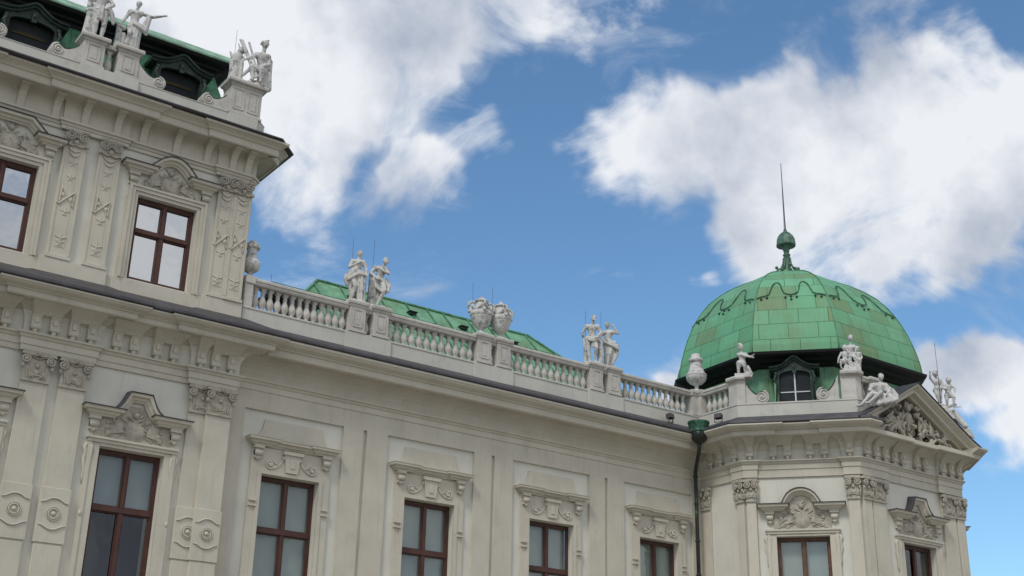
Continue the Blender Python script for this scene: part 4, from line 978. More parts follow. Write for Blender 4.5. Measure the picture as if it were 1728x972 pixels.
b.build('downpipe', M_PIPE, hp)

# ------------------------------------------------------------------ statues
def sculpt(name, b, m, root_m, vox=.015, smooth=1, label=None, cat='statue', group=None):
    """fuse overlapping volumes into one continuous carved surface"""
    me = bpy.data.meshes.new('tmp'); me.from_pydata([tuple(v) for v in b.v], [], b.f)
    bm = bmesh.new(); bm.from_mesh(me); bmesh.ops.recalc_face_normals(bm, faces=bm.faces); bm.to_mesh(me); bm.free()
    t = bpy.data.objects.new('tmp', me); COL.objects.link(t)
    md = t.modifiers.new('r', 'REMESH'); md.mode = 'VOXEL'; md.voxel_size = vox; md.use_smooth_shade = True
    ms = t.modifiers.new('s', 'SMOOTH'); ms.factor = .5; ms.iterations = smooth
    bpy.context.view_layer.update()
    res = bpy.data.meshes.new_from_object(t.evaluated_get(bpy.context.evaluated_depsgraph_get()))
    bpy.data.objects.remove(t); bpy.data.meshes.remove(me)
    res.name = name; res.materials.clear(); res.materials.append(m)
    o = bpy.data.objects.new(name, res); link(o, None, root_m)
    tag(o, label, cat, group); return o
def hand(b, w, d, s=1.0):
    """palm, four fingers and a thumb at wrist w pointing along d"""
    w = Vector(w); d = Vector(d).normalized(); side = d.cross(Vector((0, -1, .3)));
    if side.length < .1: side = Vector((1, 0, 0))
    side.normalize(); pm = w+d*.055*s; b.cap(w, pm, .026*s, .036*s, 7)
    for k, L in enumerate((.058, .07, .066, .05)):
        a = pm+side*(k-1.5)*.02*s; q = a+d*L*.6*s; b.cap(a, q, .013*s, .012*s, 5); b.cap(q, q+(d*.8+Vector((0, -.5, -.35)))*L*.5*s, .012*s, .009*s, 5)
    a = w+d*.02*s-side*.02*s; q = a+(d*.5-side)*.035*s; b.cap(a, q, .014*s, .012*s, 5); b.cap(q, q+d*.03*s, .012*s, .010*s, 5)
BASEJ = dict(head=(0, -.03, 1.60), neck=(0, 0, 1.44), chest=(0, 0, 1.27), waist=(0, 0, 1.08), pel=(0, 0, .94), sL=(-.185, 0, 1.375), sR=(.185, 0, 1.375), eL=(-.27, 0, 1.10), hL=(-.24, -.08, .87), eR=(.27, 0, 1.10), hR=(.24, -.08, .87),
             pL=(-.09, 0, .90), pR=(.09, 0, .90), kL=(-.11, -.06, .49), kR=(.11, -.04, .49), aL=(-.11, 0, .09), aR=(.12, .02, .09), tL=(-.13, -.15, .04), tR=(.16, -.13, .04))
def figure(b, J=None, fem=False, s=1.0, off=(0, 0, 0), head_r=.095, beard=False, hair=True, chub=1.0, skip=(), look=(0, -1, 0)):
    chub *= 1.1; P = dict(BASEJ); P.update(J or {}); o = Vector(off); P = {k: Vector(v)*s+o for k, v in P.items()}
    q = s*chub; up_ = (P['neck']-P['chest']).normalized()
    b.cap(P['chest'], P['waist'], .135*q, .105*q, 12); b.cap(P['waist'], P['pel'], .105*q, .135*q, 12)
    b.cap(P['chest']+(P['sL']-P['chest'])*.55, P['chest']+(P['sR']-P['chest'])*.55, .10*q, .10*q, 10); b.cap(P['sL'], P['sR'], .062*q, .062*q, 8)
    b.cap(P['pL'], P['pR'], .115*q, .115*q, 10)
    if fem:
        for t in (-1, 1): b.ball(P['chest']+Vector((t*.075*s, -.105*s, .03*s)), .058*s, 10, 7)
    else:
        for t in (-1, 1): b.ball(P['chest']+Vector((t*.07*s, -.085*s, .05*s)), (.075*s, .05*s, .055*s), 10, 7)
    b.cap(P['neck']-up_*.06*s, P['neck']+(P['head']-P['neck'])*.5, .052*q, .046*q, 8)
    h = P['head']; r = head_r*s; L = Vector(look).normalized(); sd = L.cross(Vector((0, 0, 1))).normalized()
    b.ball(h, (r*.84, r*.95, r*1.12), 14, 10)
    b.cap(h-Vector((0, 0, r*.55))+L*r*.3, h-Vector((0, 0, r*.75))+L*r*.45, r*.5, r*.34, 8)
    b.cap(h+L*r*.88+Vector((0, 0, r*.12)), h+L*r*1.1-Vector((0, 0, r*.2)), r*.10, r*.17, 6)
    b.cap(h+L*r*.80+sd*r*.4+Vector((0, 0, r*.25)), h+L*r*.80-sd*r*.4+Vector((0, 0, r*.25)), r*.14, r*.14, 6)
    b.cap(h+L*r*.82+sd*r*.18-Vector((0, 0, r*.48)), h+L*r*.82-sd*r*.18-Vector((0, 0, r*.48)), r*.13, r*.13, 6)
    for t in (-1, 1): b.ball(h+sd*t*r*.85, (r*.15, r*.2, r*.28), 6, 5)
    if hair:
        rnd = random.Random(int(abs(h.x*977+h.z*313)))
        for k in range(26):
            a = rnd.uniform(0, 6.28); e = rnd.uniform(.05, 1.4); v = Vector((math.cos(a)*math.cos(e), math.sin(a)*math.cos(e), math.sin(e)))
            if v.dot(L) > .55 and v.z < .75: continue
            b.ball(h+Vector((v.x*r*.85, v.y*r*.95, v.z*r*1.05+r*.05)), r*rnd.uniform(.2, .32), 7, 5)
        if fem: b.ball(h-L*r*.95+Vector((0, 0, r*.1)), r*.5, 8, 6)
    if beard:
        for k in range(7): b.ball(h+L*r*.75+sd*r*(-.5+k/6)-Vector((0, 0, r*(.95-abs(k-3)*.12))), r*.3, 7, 5)
    for a in 'LR':
        if 'arm'+a not in skip:
            S_, E_, H_ = P['s'+a], P['e'+a], P['h'+a]
            b.ball(S_, .068*q, 8, 6); b.cap(S_, E_, .056*q, .044*q, 8); b.cap(E_, E_+(H_-E_)*.35, .045*q, .046*q, 8); b.cap(E_+(H_-E_)*.35, H_, .046*q, .028*q, 8); hand(b, H_, H_-E_, s*1.05)
        if 'leg'+a not in skip:
            p, k, an, t = P['p'+a], P['k'+a], P['a'+a], P['t'+a]
            b.cap(p, p+(k-p)*.4, .098*q, .09*q, 10); b.cap(p+(k-p)*.4, k, .09*q, .062*q, 10)
            c = k+(an-k)*.3+Vector((0, .02*s, 0)); b.cap(k, c, .058*q, .062*q, 9); b.cap(c, an, .062*q, .036*q, 9)
            b.cap(an+Vector((0, .03*s, -.03*s)), t, .04*q, .034*q, 8)
            dr = (t-an).normalized(); sv = Vector((-dr.y, dr.x, 0))
            for n_ in range(5): b.cap(t+sv*(n_-2)*.018*s, t+sv*(n_-2)*.019*s+dr*(.04-.004*abs(n_-2))*s, .014*s, .011*s, 5)
    return P
def drape(b, top, bot, n=7, r0=.035, r1=.05, wave=.04, seed=0):
    """hanging cloth: folds running from the polyline top to the polyline bottom"""
    rnd = random.Random(seed)
    def at(pl, t):
        x = t*(len(pl)-1); i = min(int(x), len(pl)-2); return Vector(pl[i]).lerp(Vector(pl[i+1]), x-i)
    for k in range(n):
        t = k/(n-1); p = at(top, t); q = at(bot, t); m_ = p.lerp(q, .5)+Vector((rnd.uniform(-1, 1)*wave*.5, -wave if k % 2 else wave, 0))
        f = 1.15 if k % 2 else .8
        b.cap(p, m_, r0*f, (r0+r1)/2*f, 7); b.cap(m_, q, (r0+r1)/2*f, r1*f, 7)
def swath(b, pts, r=.04, n=3, gap=.035, seed=1):
    rnd = random.Random(seed)
    for k in range(n):
        o = Vector((0, -.01*k, -gap*k)); P = [Vector(p)+o+Vector((0, 0, rnd.uniform(-.01, .01))) for p in pts]
        for p, q in zip(P, P[1:]): b.cap(p, q, r, r, 7)
def plinth(b, w=.26, d=.2, h=.05): b.box(-w, w, -d, d, 0, h)
def rockbase(b, w, d, h, seed=2, n=14):
    rnd = random.Random(seed); b.box(-w, w, -d, d, 0, h*.45)
    for k in range(n): b.ball((rnd.uniform(-w*.8, w*.8), rnd.uniform(-d*.7, d*.7), h*.4), (rnd.uniform(.06, .14), rnd.uniform(.06, .12), rnd.uniform(.3, .8)*h), 8, 6)
def place(x, y, z, s=1.0, extra=0):
    return Matrix.Translation((x, y, z)) @ Matrix.Rotation(-math.atan2(x, y-CAMY)+extra, 4, 'Z') @ Matrix.Scale(s, 4)
def shift(b, dx=0, dy=0, dz=0): b.v = [(v[0]+dx, v[1]+dy, v[2]+dz) for v in b.v]
YP = -.13
GW = 'statues on the wing balustrade'
# wing, left pair: robed woman with one bare leg
b = MB(); plinth(b); 
figure(b, dict(head=(.05, -.04, 1.61), neck=(.03, 0, 1.45), chest=(.0, 0, 1.27), waist=(-.01, 0, 1.09), pel=(-.03, 0, .95), sL=(-.16, 0, 1.38), sR=(.19, 0, 1.36), eL=(-.24, -.08, 1.14), hL=(.02, -.2, 1.24), eR=(.27, -.02, 1.14), hR=(.29, -.1, .97), pL=(-.12, 0, .9), pR=(.06, 0, .9), kL=(-.03, -.12, .52), aL=(-.12, -.04, .12), tL=(-.02, -.16, .07), kR=(.12, 0, .5), aR=(.14, .05, .1), tR=(.16, -.08, .07)), fem=True, look=(.3, -1, 0))
drape(b, [(.02, -.1, .92), (.16, -.1, .95), (.28, 0, .98)], [(.08, -.04, .07), (.2, -.06, .06), (.3, .02, .06)], 7, .035, .045, .03, 3)
drape(b, [(-.2, -.08, 1.0), (-.1, .08, 1.0), (.1, .12, 1.0)], [(-.16, .02, .1), (-.08, .12, .06), (.2, .12, .06)], 7, .04, .05, .03, 4)
swath(b, [(-.02, -.14, 1.16), (-.2, -.1, .98), (-.34, -.04, .84), (-.28, .0, .68)], .055, 3, .045); swath(b, [(.27, -.05, 1.0), (.05, -.16, 1.0), (-.24, -.1, .84)], .045, 3, .05)
sculpt('statue', b, M_STATUE, place(PD[0], YP, 13.56, 1.0), label='robed female statue with bent knee, left one of the pair by the block', group=GW)
# wing, left pair: leaning figure with bowed head
b = MB(); plinth(b)
figure(b, dict(head=(.2, -.1, 1.55), neck=(.13, -.03, 1.41), chest=(.07, 0, 1.25), waist=(.05, 0, 1.07), pel=(.03, 0, .93), sL=(-.1, .02, 1.38), sR=(.25, 0, 1.30), eL=(-.24, -.02, 1.15), hL=(-.08, -.16, .98), eR=(.31, -.1, 1.14), hR=(.05, -.22, 1.22), pL=(-.06, 0, .9), pR=(.12, 0, .9), kL=(-.08, -.02, .5), aL=(-.16, 0, .12), tL=(-.14, -.14, .07), kR=(.21, -.16, .55), aR=(.02, -.1, .12), tR=(.03, -.24, .06)), head_r=.1, look=(.5, -1, -.5))
drape(b, [(-.26, .02, 1.12), (-.16, -.02, 1.04), (-.08, .05, 1.0)], [(-.28, .04, .06), (-.2, -.04, .06), (-.1, .06, .06)], 6, .04, .05, .03, 6)
drape(b, [(-.08, -.08, .98), (.1, -.06, .92), (.26, .04, .96)], [(-.14, -.02, .45), (.06, 0, .3), (.33, .04, .62)], 8, .04, .04, .03, 8)
swath(b, [(.26, .02, 1.0), (.36, -.02, .8), (.32, -.06, .66)], .045, 3, .05); swath(b, [(-.14, -.12, .98), (-.04, -.16, .72), (.16, -.16, .6)], .04, 3, .05)
sculpt('statue', b, M_STATUE, place(PD[1]-.05, YP, 13.56, 1.0), label='half-draped leaning statue with bowed head, right one of the pair by the block', group=GW)
# wing, right pair: bearded nude man
b = MB(); plinth(b)
figure(b, dict(head=(.05, -.05, 1.63), neck=(.03, 0, 1.46), sL=(-.19, 0, 1.37), sR=(.2, 0, 1.36), eL=(-.33, .05, 1.14), hL=(-.27, .12, .92), eR=(.30, -.02, 1.12), hR=(.2, -.14, .98), pel=(-.03, 0, .94), pL=(-.12, 0, .9), pR=(.07, 0, .91), kL=(-.12, -.04, .5), aL=(-.07, -.02, .12), tL=(-.07, -.16, .06), kR=(.15, -.16, .54), aR=(.08, 0, .14), tR=(.13, -.12, .07)), beard=True, head_r=.1, look=(.35, -1, -.15))
swath(b, [(-.12, -.12, .93), (.03, -.18, .86), (.18, -.12, .92), (.26, .0, .9)], .035, 3, .04); drape(b, [(.02, -.15, .9), (.1, -.14, .88)], [(.0, -.12, .62), (.1, -.12, .55)], 4, .03, .035, .02, 2)
drape(b, [(-.22, .08, .98), (-.28, .06, .9)], [(-.26, .1, .06), (-.18, .12, .06)], 4, .045, .05, .03, 3); drape(b, [(.2, .06, .9), (.3, .04, .88)], [(.22, .1, .06), (.3, .06, .06)], 4, .05, .06, .02, 5)
sculpt('statue', b, M_STATUE, place(PD[4], YP, 13.56, 1.02), label='bearded nude male statue, left one of the pair nearest the dome', group=GW)
# wing, right pair: woman with raised arm
b = MB(); plinth(b)
figure(b, dict(head=(-.02, -.05, 1.58), neck=(-.01, 0, 1.42), chest=(.0, 0, 1.25), waist=(-.02, 0, 1.06), pel=(.02, 0, .93), sL=(-.17, 0, 1.33), sR=(.16, 0, 1.36), eL=(-.3, -.05, 1.12), hL=(-.17, -.14, .98), eR=(.34, -.05, 1.27), hR=(.2, -.08, 1.5), pL=(-.06, 0, .9), pR=(.12, 0, .9), kL=(-.08, -.06, .5), aL=(-.12, 0, .12), tL=(-.13, -.1, .07), kR=(.06, -.14, .5), aR=(-.04, -.08, .1), tR=(-.06, -.2, .06)), fem=True, look=(-.3, -1, 0))
drape(b, [(-.1, -.06, .96), (.06, -.12, .9), (.24, 0, .98)], [(-.1, 0, .08), (.02, .04, .05), (.14, .04, .1)], 8, .045, .045, .03, 9)
swath(b, [(-.1, -.14, 1.02), (.12, -.16, .9), (.3, -.08, .8), (.34, -.02, .74)], .045, 3, .05); swath(b, [(.33, -.02, .84), (.3, 0, .55), (.14, .02, .25)], .055, 2, .06)
b.cap((-.28, .06, .05), (-.27, .05, .95), .10, .075); b.cap((-.25, .02, .85), (-.33, 0, 1.05), .05, .04); b.ball((-.3, .0, .6), .09)
sculpt('statue', b, M_STATUE, place(PD[5]-.06, YP, 13.56, 1.0), label='female statue lifting one hand to her head, nearest the dome on the balustrade', group=GW)

# block parapet statues
GB = 'statues on the attic parapet'
b = MB(); plinth(b, .28, .22)
figure(b, dict(head=(.12, -.05, 1.66), eL=(-.22, .02, 1.2), hL=(-.12, -.1, 1.02), eR=(.32, -.05, 1.18), hR=(.2, -.15, 1.02), pL=(-.06, 0, .9), pR=(.12, 0, .9), kL=(-.05, -.08, .5), aL=(-.04, 0, .1), tL=(-.03, -.14, .06), kR=(.16, -.04, .5), aR=(.12, .02, .1), tR=(.16, -.12, .06)), s=1.06)
drape(b, [(-.16, -.12, 1.1), (.02, -.16, 1.08), (.24, -.1, 1.08)], [(-.12, -.08, .72), (.02, -.14, .7), (.22, -.06, .68)], 9, .035, .045, .02, 1)
swath(b, [(.2, -.1, 1.2), (.34, -.06, .98), (.4, -.02, .82)], .05, 4, .05)
b.cap((-.26, .05, .05), (-.24, .04, .7), .13, .10); b.cap((-.24, .04, .7), (-.28, .06, 1.25), .10, .08); b.ball((-.26, 0, 1.3), .11); b.cap((-.2, 0, 1.0), (-.34, 0, .95), .07, .06); b.cap((-.3, .0, 1.1), (-.32, .02, 1.45), .07, .04)
drape(b, [(-.3, .0, .9), (-.12, .06, .9)], [(-.36, .02, .06), (-.12, .08, .06)], 5, .05, .06, .03, 5)
sculpt('statue', b, M_STATUE, place(8.10, -.2, 19.28, 1.0), label='male statue in a short tunic, leftmost figure on the attic parapet', group=GB)
b = MB(); plinth(b, .28, .22)
figure(b, dict(head=(.12, -.06, 1.68), neck=(.09, 0, 1.50), chest=(.07, 0, 1.32), waist=(.06, 0, 1.12), pel=(.06, 0, .98), sL=(-.1, 0, 1.42), sR=(.25, 0, 1.42), eL=(-.2, 0, 1.16), hL=(-.31, -.06, .92), eR=(.52, -.06, 1.32), hR=(.86, -.1, 1.42), pL=(-.01, 0, .94), pR=(.14, 0, .94), kL=(-.02, -.18, .55), aL=(-.1, -.1, .12), tL=(-.14, -.24, .07), kR=(.16, -.06, .5), aR=(.16, .04, .1), tR=(.2, -.1, .06)), fem=True, look=(-.1, -1, -.1))
drape(b, [(.0, -.1, .9), (.16, -.12, .95), (.3, -.02, .98)], [(-.02, -.04, .06), (.14, -.08, .06), (.26, .04, .06)], 9, .045, .055, .03, 7)
swath(b, [(.06, -.16, 1.0), (.26, -.14, .92), (.42, -.08, .86)], .045, 3, .05); drape(b, [(.42, -.06, 1.33), (.52, -.06, 1.34)], [(.3, -.06, .92), (.44, -.06, .7)], 5, .045, .055, .02, 4)
b.cap((-.34, .02, .05), (-.32, .02, .6), .11, .10); b.cap((-.32, .02, .6), (-.36, -.02, .86), .10, .07); b.ball((-.26, .0, .8), (.14, .1, .09)); b.cap((-.14, .03, .05), (-.18, .03, .6), .08, .07)
sculpt('statue', b, M_STATUE, place(9.04, -.2, 19.28, .96), label='female statue stretching her arm out to the right on the attic parapet', group=GB)
# corner trophy and seated warrior
b = MB(); b.box(-.50, .52, -.26, .26, 0, .06); rockbase(b, .45, .22, .22, 8, 16)
b.cap((-.33, .05, .2), (-.30, .05, .62), .17, .15, 12); b.cap((-.30, .05, .62), (-.28, .04, .92), .15, .17, 12); b.cap((-.42, 0, .90), (-.5, -.02, 1.06), .06, .025)
b.cap((-.28, .04, .95), (-.22, .02, 1.22), .10, .06); b.ball((-.20, -.02, 1.12), (.11, .09, .09)); b.cap((-.24, 0, 1.2), (-.3, 0, 1.36), .03, .015)
drape(b, [(-.46, .0, .8), (-.16, -.05, .8)], [(-.44, 0, .2), (-.14, -.04, .2)], 6, .04, .05, .03, 2)
for p, q, r in (((-.26, -.12, 1.42), (.26, -.2, .25), .035), ((-.20, -.14, 1.40), (.3, -.2, .3), .03), ((-.02, -.1, 1.38), (.26, -.16, .55), .035), ((-.08, -.18, .3), (.1, -.18, .55), .05)): b.cap(p, q, r, r)
figure(b, dict(head=(.42, -.02, 1.40), neck=(.40, 0, 1.22), chest=(.38, .02, 1.02), waist=(.40, .05, .78), pel=(.40, .08, .60), sL=(.22, -.02, 1.08), sR=(.54, .04, 1.10), eL=(.08, -.14, .90), hL=(-.06, -.22, .78), eR=(.58, .0, .82), hR=(.42, -.12, .70), pL=(.3, .02, .56), pR=(.46, .05, .56), kL=(.12, -.22, .56), aL=(.18, -.22, .2), tL=(.14, -.32, .12), kR=(.40, -.26, .50), aR=(.40, -.22, .16), tR=(.38, -.32, .1)), chub=1.1, hair=False, look=(.4, -1, 0))
b.ball((.42, .0, 1.47), (.115, .13, .09), 12, 8); b.cap((.34, .0, 1.53), (.50, .02, 1.60), .04, .03); b.cap((.30, -.08, 1.40), (.34, -.12, 1.47), .03, .02)
drape(b, [(.5, .08, 1.12), (.60, .12, 1.0)], [(.52, .1, .1), (.62, .08, .12)], 6, .07, .09, .03, 3); b.cap((.44, .05, .1), (.46, .05, .6), .17, .14)
sculpt('statue', b, M_STATUE, place(12.64, -.2, 19.44, 1.10), vox=.017, label='carved trophy of arms with a seated helmeted warrior, on the corner pedestal of the attic', cat='statue', group=GB)

# putti and reclining figures of the pavilion
GP = 'statues on the pavilion'
PJ = dict(head=(.02, -.03, .92), neck=(.0, 0, .80), chest=(0, 0, .69), waist=(0, 0, .57), pel=(0, 0, .48), sL=(-.11, 0, .755), sR=(.11, 0, .755), eL=(-.16, 0, .62), hL=(-.13, -.1, .5), eR=(.16, 0, .62), hR=(.13, -.1, .5), pL=(-.055, 0, .44), pR=(.055, 0, .44), kL=(-.07, -.04, .26), kR=(.07, -.04, .26), aL=(-.07, 0, .07), aR=(.07, 0, .07), tL=(-.08, -.09, .04), tR=(.09, -.09, .04))
def putto(b, J=None, off=(0, 0, 0), s=1.0, **k):
    P = dict(PJ); P.update(J or {})
    # joints are given in true size; limb radii follow a child's build
    figure(b, {a: tuple(c/.62 for c in v) for a, v in P.items()}, s=.62*s, off=off, head_r=.155, chub=1.18, **k)
pc1 = along(FB, .06, .05); pc2 = along(FC, .02, .08)
b = MB(); b.box(-.24, .26, -.18, .18, 0, .12)
putto(b, dict(head=(-.04, -.03, .98), neck=(-.03, 0, .84), eL=(.0, -.12, .68), hL=(.2, -.16, .62), eR=(.18, -.06, .66), hR=(.28, -.1, .62), pL=(-.1, 0, .48), kL=(-.12, 0, .3), aL=(-.12, .02, .13), tL=(-.12, -.08, .11), pR=(.02, 0, .48), kR=(.06, -.12, .36), aR=(.07, -.02, .15), tR=(.12, -.1, .12)), look=(.8, -.8, 0))
b.cap((.12, .03, .1), (.14, .03, .34), .09, .06); b.cap((.14, 0, .36), (.24, -.02, .12), .06, .06); b.cap((.2, -.12, .62), (.36, -.14, .70), .02, .015)
sculpt('statue', b, M_STATUE, place(pc1[0]+.05, pc1[1], 13.58, 1.2), vox=.015, label='single stone putto on the pedestal left of the dome dormer', group=GP)
b = MB(); b.box(-.3, .28, -.2, .2, 0, .1); rockbase(b, .25, .17, .3, 5, 12)
putto(b, dict(head=(.02, -.03, 1.02), eL=(-.14, -.06, .68), hL=(-.1, -.14, .55), eR=(.17, -.06, .66), hR=(.15, -.1, .52), kL=(-.04, -.14, .36), aL=(-.02, -.12, .16), tL=(0, -.2, .14), kR=(.12, -.12, .32), aR=(.14, -.1, .14), tR=(.16, -.18, .12)), off=(0, .04, .18), fem=False)
putto(b, dict(kL=(-.14, -.12, .46), kR=(.1, -.14, .44), aL=(-.16, -.1, .26), aR=(.16, -.12, .24), eL=(-.2, -.04, .6), hL=(-.24, -.08, .44)), off=(-.20, -.02, -.02), s=.95)
putto(b, dict(kL=(-.02, -.12, .5), kR=(.06, -.1, .45), eR=(.16, .02, .6)), off=(.2, .02, .02), s=.86)
sculpt('statue', b, M_STATUE, place(pc2[0]+.02, pc2[1], 13.58, 1.05), vox=.016, label='cluster of three stone putti on the pedestal right of the dome dormer', group=GP)
def recline(b, m=1):
    J = dict(head=(.30, -.06, 1.02), neck=(.28, 0, .86), chest=(.24, .02, .70), waist=(.18, .05, .50), pel=(.10, .08, .36), sL=(.06, -.02, .78), sR=(.42, .0, .76), eL=(-.10, -.08, .60), hL=(.08, -.22, .46), eR=(.58, -.06, .58), hR=(.44, -.2, .42), pL=(.02, .0, .34), pR=(.2, .0, .34), kL=(-.04, -.34, .40), aL=(-.36, -.38, .06), tL=(-.50, -.44, .0), kR=(.26, -.38, .42), aR=(-.10, -.42, .12), tR=(-.22, -.50, .06))
    figure(b, J, fem=True, chub=1.08, head_r=.10, look=(-.3, -1, -.1))
    drape(b, [(.0, -.1, .36), (.25, -.2, .4), (.6, -.1, .36)], [(-.1, -.2, .06), (.25, -.3, .08), (.66, -.2, .18)], 9, .06, .08, .03, 3)
    b.cap((-.02, .12, .1), (.6, .1, .22), .15, .16, 10); drape(b, [(-.02, .06, .84), (-.06, .04, .7)], [(-.16, 0, .4), (-.1, .02, .3)], 4, .05, .07, .02, 2); swath(b, [(.42, 0, .7), (.62, -.08, .55), (.74, -.1, .36)], .06, 3, .06)
b = MB(); recline(b); b.v = [(v[0], v[1], v[2]) for v in b.v]
p = along(FC, .42, .55)
sculpt('statue', b, M_STATUE, place(p[0], p[1], 12.28, 1.05), vox=.02, label='reclining draped woman on the left slope of the pediment', group=GP)
b = MB(); rockbase(b, .3, .2, .4, 4, 12)
putto(b, dict(head=(-.02, -.03, .96), eL=(-.18, -.06, .82), hL=(-.16, -.1, .98), kL=(-.04, -.08, .28), aL=(.02, -.04, .05)), off=(-.17, 0, .62), s=1.15)
putto(b, dict(head=(.05, -.04, .92), eR=(.22, -.04, .66), hR=(.2, -.14, .52), eL=(-.12, -.1, .64), hL=(-.02, -.2, .6), kR=(.16, -.12, .34), aR=(.12, -.1, .1)), off=(.18, 0, .42), s=1.1)
for k in range(14):
    rr = random.Random(k); b.cap((rr.uniform(-.35, .35), rr.uniform(-.15, .1), rr.uniform(.1, .6)), (rr.uniform(-.3, .4), rr.uniform(-.18, .1), rr.uniform(.05, .6)), rr.uniform(.05, .11), rr.uniform(.04, .09))
b.cap((.3, -.1, .45), (.55, -.14, .42), .03, .02); b.cap((-.5, 0, .45), (-.25, 0, .5), .09, .12); b.ball((-.5, 0, .46), (.16, .1, .1))
b.cap((.3, 0, .2), (.62, 0, -.25), .14, .10)
p = along(FC, 4.45, .5)
sculpt('statue', b, M_STATUE, place(p[0], p[1], 12.60, 1.02), vox=.02, label='two stone putti over drapery on the right slope of the pediment', group=GP)
b = MB(); b.cap((0, 0, .28), (.42, -.05, .2), .13, .10); b.cap((.42, -.05, .22), (.62, -.06, -.22), .09, .06); b.cap((.62, -.06, -.24), (.74, -.12, -.3), .05, .04); b.cap((-.1, 0, .15), (.2, .04, .05), .16, .14)
for k in range(5): b.cap((.1+.1*k, -.1, .3-.02*k), (.25+.1*k, -.1, -.05-.06*k), .05, .06)
p = along(FC, 5.28, .5)
sculpt('statue_drapery', b, M_STATUE, place(p[0], p[1], 12.25, .62), vox=.02, label='bent stone leg under drapery at the right foot of the pediment', group=GP)

# ------------------------------------------------------------------ urns
def ornate_urn(x, y, z, label, s=1.0, rz=0, round_=False):
    b = MB(); b.box(-.2, .2, -.2, .2, 0, .06)
    if not round_: pr = [(.17, .06), (.17, .09), (.09, .14), (.07, .2), (.12, .25), (.2, .30), (.29, .44), (.34, .60), (.35, .66), (.37, .68), (.38, .76), (.36, .80), (.31, .84), (.24, .96), (.20, 1.08), (.17, 1.16), (.22, 1.18), (.23, 1.22), (.18, 1.25), (.10, 1.30), (.05, 1.32), (.06, 1.36), (.01, 1.40)]
    else: pr = [(.14, .06), (.14, .09), (.08, .13), (.07, .2), (.16, .25), (.25, .33), (.275, .44), (.26, .54), (.20, .62), (.17, .66), (.18, .72), (.15, .78), (.14, .96), (.2, 1.02), (.22, 1.08), (.16, 1.12), (.1, 1.2), (.02, 1.24)]
    b.lathe(pr, 24)
    if not round_:
        for k in range(12):
            a = 2*math.pi*k/12; b.ball((.365*math.cos(a), .365*math.sin(a), .72), .03, 6, 5); b.ball((.25*math.cos(a), .25*math.sin(a), .44), (.04, .04, .09), 6, 5)
        for k in range(4):      # swags and scroll handles
            a0 = math.pi/2*k+.4+rz
            pts = [(.30*math.cos(a0+t*1.3), .30*math.sin(a0+t*1.3), .86+.20*(2*t-1)**2) for t in [i/8 for i in range(9)]]
            pts = [(p[0]*1.08, p[1]*1.08, p[2]+.0) for p in pts]; b.tube(pts, .038, 7)
            ca, sa = math.cos(a0-.13), math.sin(a0-.13)
            b.tube([(ca*r, sa*r, zz) for r, zz in ((.22, 1.12), (.32, 1.16), (.43, 1.10), (.46, .98), (.40, .90), (.34, .96), (.37, 1.03))], .045, 7)
            b.ball((ca*.36, sa*.36, .84), (.07, .07, .09)); b.ball((ca*.42, sa*.42, .80), .05)
    else:
        for k in range(8):
            a = 2*math.pi*k/8; b.ball((.18*math.cos(a), .18*math.sin(a), 1.0), .06, 7, 5); b.ball((.25*math.cos(a), .25*math.sin(a), .5), (.05, .05, .04), 6, 5)
    return sculpt('stone_urn', b, M_STATUE, Matrix.Translation((x, y, z)) @ Matrix.Rotation(rz, 4, 'Z') @ Matrix.Scale(s, 4), vox=.016, smooth=1, label=label, cat='urn', group='stone urns on the balustrade')
ornate_urn(PD[2]+.0, YP, 13.56, 'ornate stone urn with scroll handles, left one of the pair on the balustrade', .98, -.3)
ornate_urn(PD[3]+.0, YP, 13.56, 'ornate stone urn with scroll handles, right one of the pair on the balustrade', .98, -.2)
ornate_urn(13.50, -.02, 13.50, 'round-bellied stone urn half hidden behind the corner of the tall block', 1.0, 0, True)
b = MB(); b.lathe([(.14, 0), (.14, .04), (.08, .09), (.07, .18), (.12, .22), (.24, .28), (.34, .37), (.37, .45), (.375, .52), (.34, .60), (.29, .68), (.25, .80), (.22, .92), (.215, .98), (.25, 1.0), (.27, 1.05), (.26, 1.10), (.19, 1.12), (.17, 1.20), (.16, 1.26), (.02, 1.28)], 28); b.lathe([(.355, .50), (.385, .52), (.385, .56), (.35, .58)], 28)
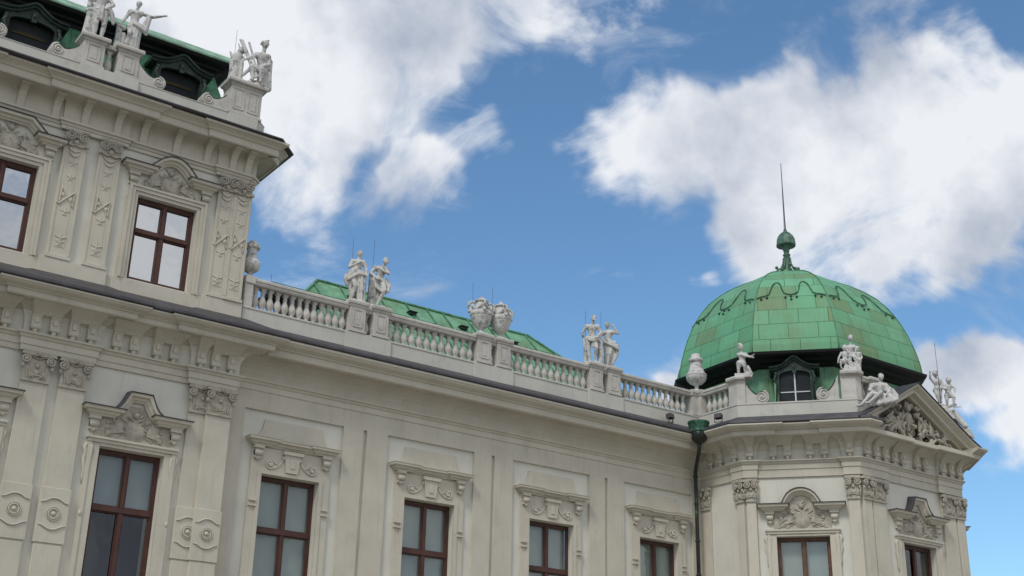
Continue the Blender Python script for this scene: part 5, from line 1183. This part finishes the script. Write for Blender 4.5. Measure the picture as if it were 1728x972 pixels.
o = b.build('stone_urn', M_STATUE, None, Matrix.Translation((30.93, -.25, 13.50)) @ Matrix.Diagonal((1, 1, 1.12, 1))); tag(o, 'plain flask-shaped stone urn on the corner pier left of the dome', 'urn', 'stone urns on the balustrade')

# ------------------------------------------------------------------ lightning rods, floodlights
def rod(x, y, z0, z1, label, r=.009):
    b = MB(); b.tube([(x, y, z0), (x+.02, y, (z0+z1)/2), (x+.01, y, z1)], r, 5, r1=r*.6)
    o = b.build('lightning_rod', M_ROD); tag(o, label, 'lightning rod', 'lightning rods behind the statues')
for (x, z1, lb) in ((16.86, 15.86, 'thin lightning rod behind the robed statue with the bent knee'), (17.60, 15.95, 'thin lightning rod behind the leaning statue with bowed head'), (21.36, 15.45, 'thin lightning rod behind the left urn of the ornate pair'),
                    (22.14, 15.5, 'thin lightning rod behind the right urn of the ornate pair'), (26.10, 15.62, 'thin lightning rod behind the bearded statue'), (26.80, 15.72, 'thin lightning rod behind the statue with the raised hand')):
    rod(x, .18, 12.5, z1, lb)
rod(12.36, .25, 18.3, 21.6, 'tall thin lightning rod above the carved trophy of arms'); rod(12.68, .25, 18.3, 21.2, 'short thin lightning rod beside the helmeted warrior')
p = along(FC, 4.25, .5); rod(p[0], p[1], 12.9, 15.5, 'lightning rod beside the two putti on the right pediment slope', .014)
rod(14.30, .3, 13.2, 14.0, 'stub of a lightning rod above the balustrade beside the half hidden urn')
def flood(x, y, z, rz, label):
    e = tag(empty('floodlight', (x, y, z), rz), label, 'floodlight', 'floodlights on the cornice'); Fm = WM[e.name]
    b = MB(); b.prism([(-.10, 0), (.10, -.03), (.12, .14), (-.06, .17)], 'x', -.13, .13); b.build('housing', M_LAMP, e, Fm @ Matrix.Translation((0, 0, .07)), bevel=.01)
    b = MB(); b.box(-.15, -.135, -.02, .02, -.06, .16); b.box(.135, .15, -.02, .02, -.06, .16); b.box(-.15, .15, -.02, .02, -.075, -.06); b.build('bracket', M_LAMP, e, Fm)
flood(29.22, -.66, 12.05, R(12), 'small dark floodlight on the wing cornice left of the rain hopper')
flood(30.48, -1.72, 12.05, R(-70), 'small dark floodlight on the pavilion cornice right of the rain hopper')
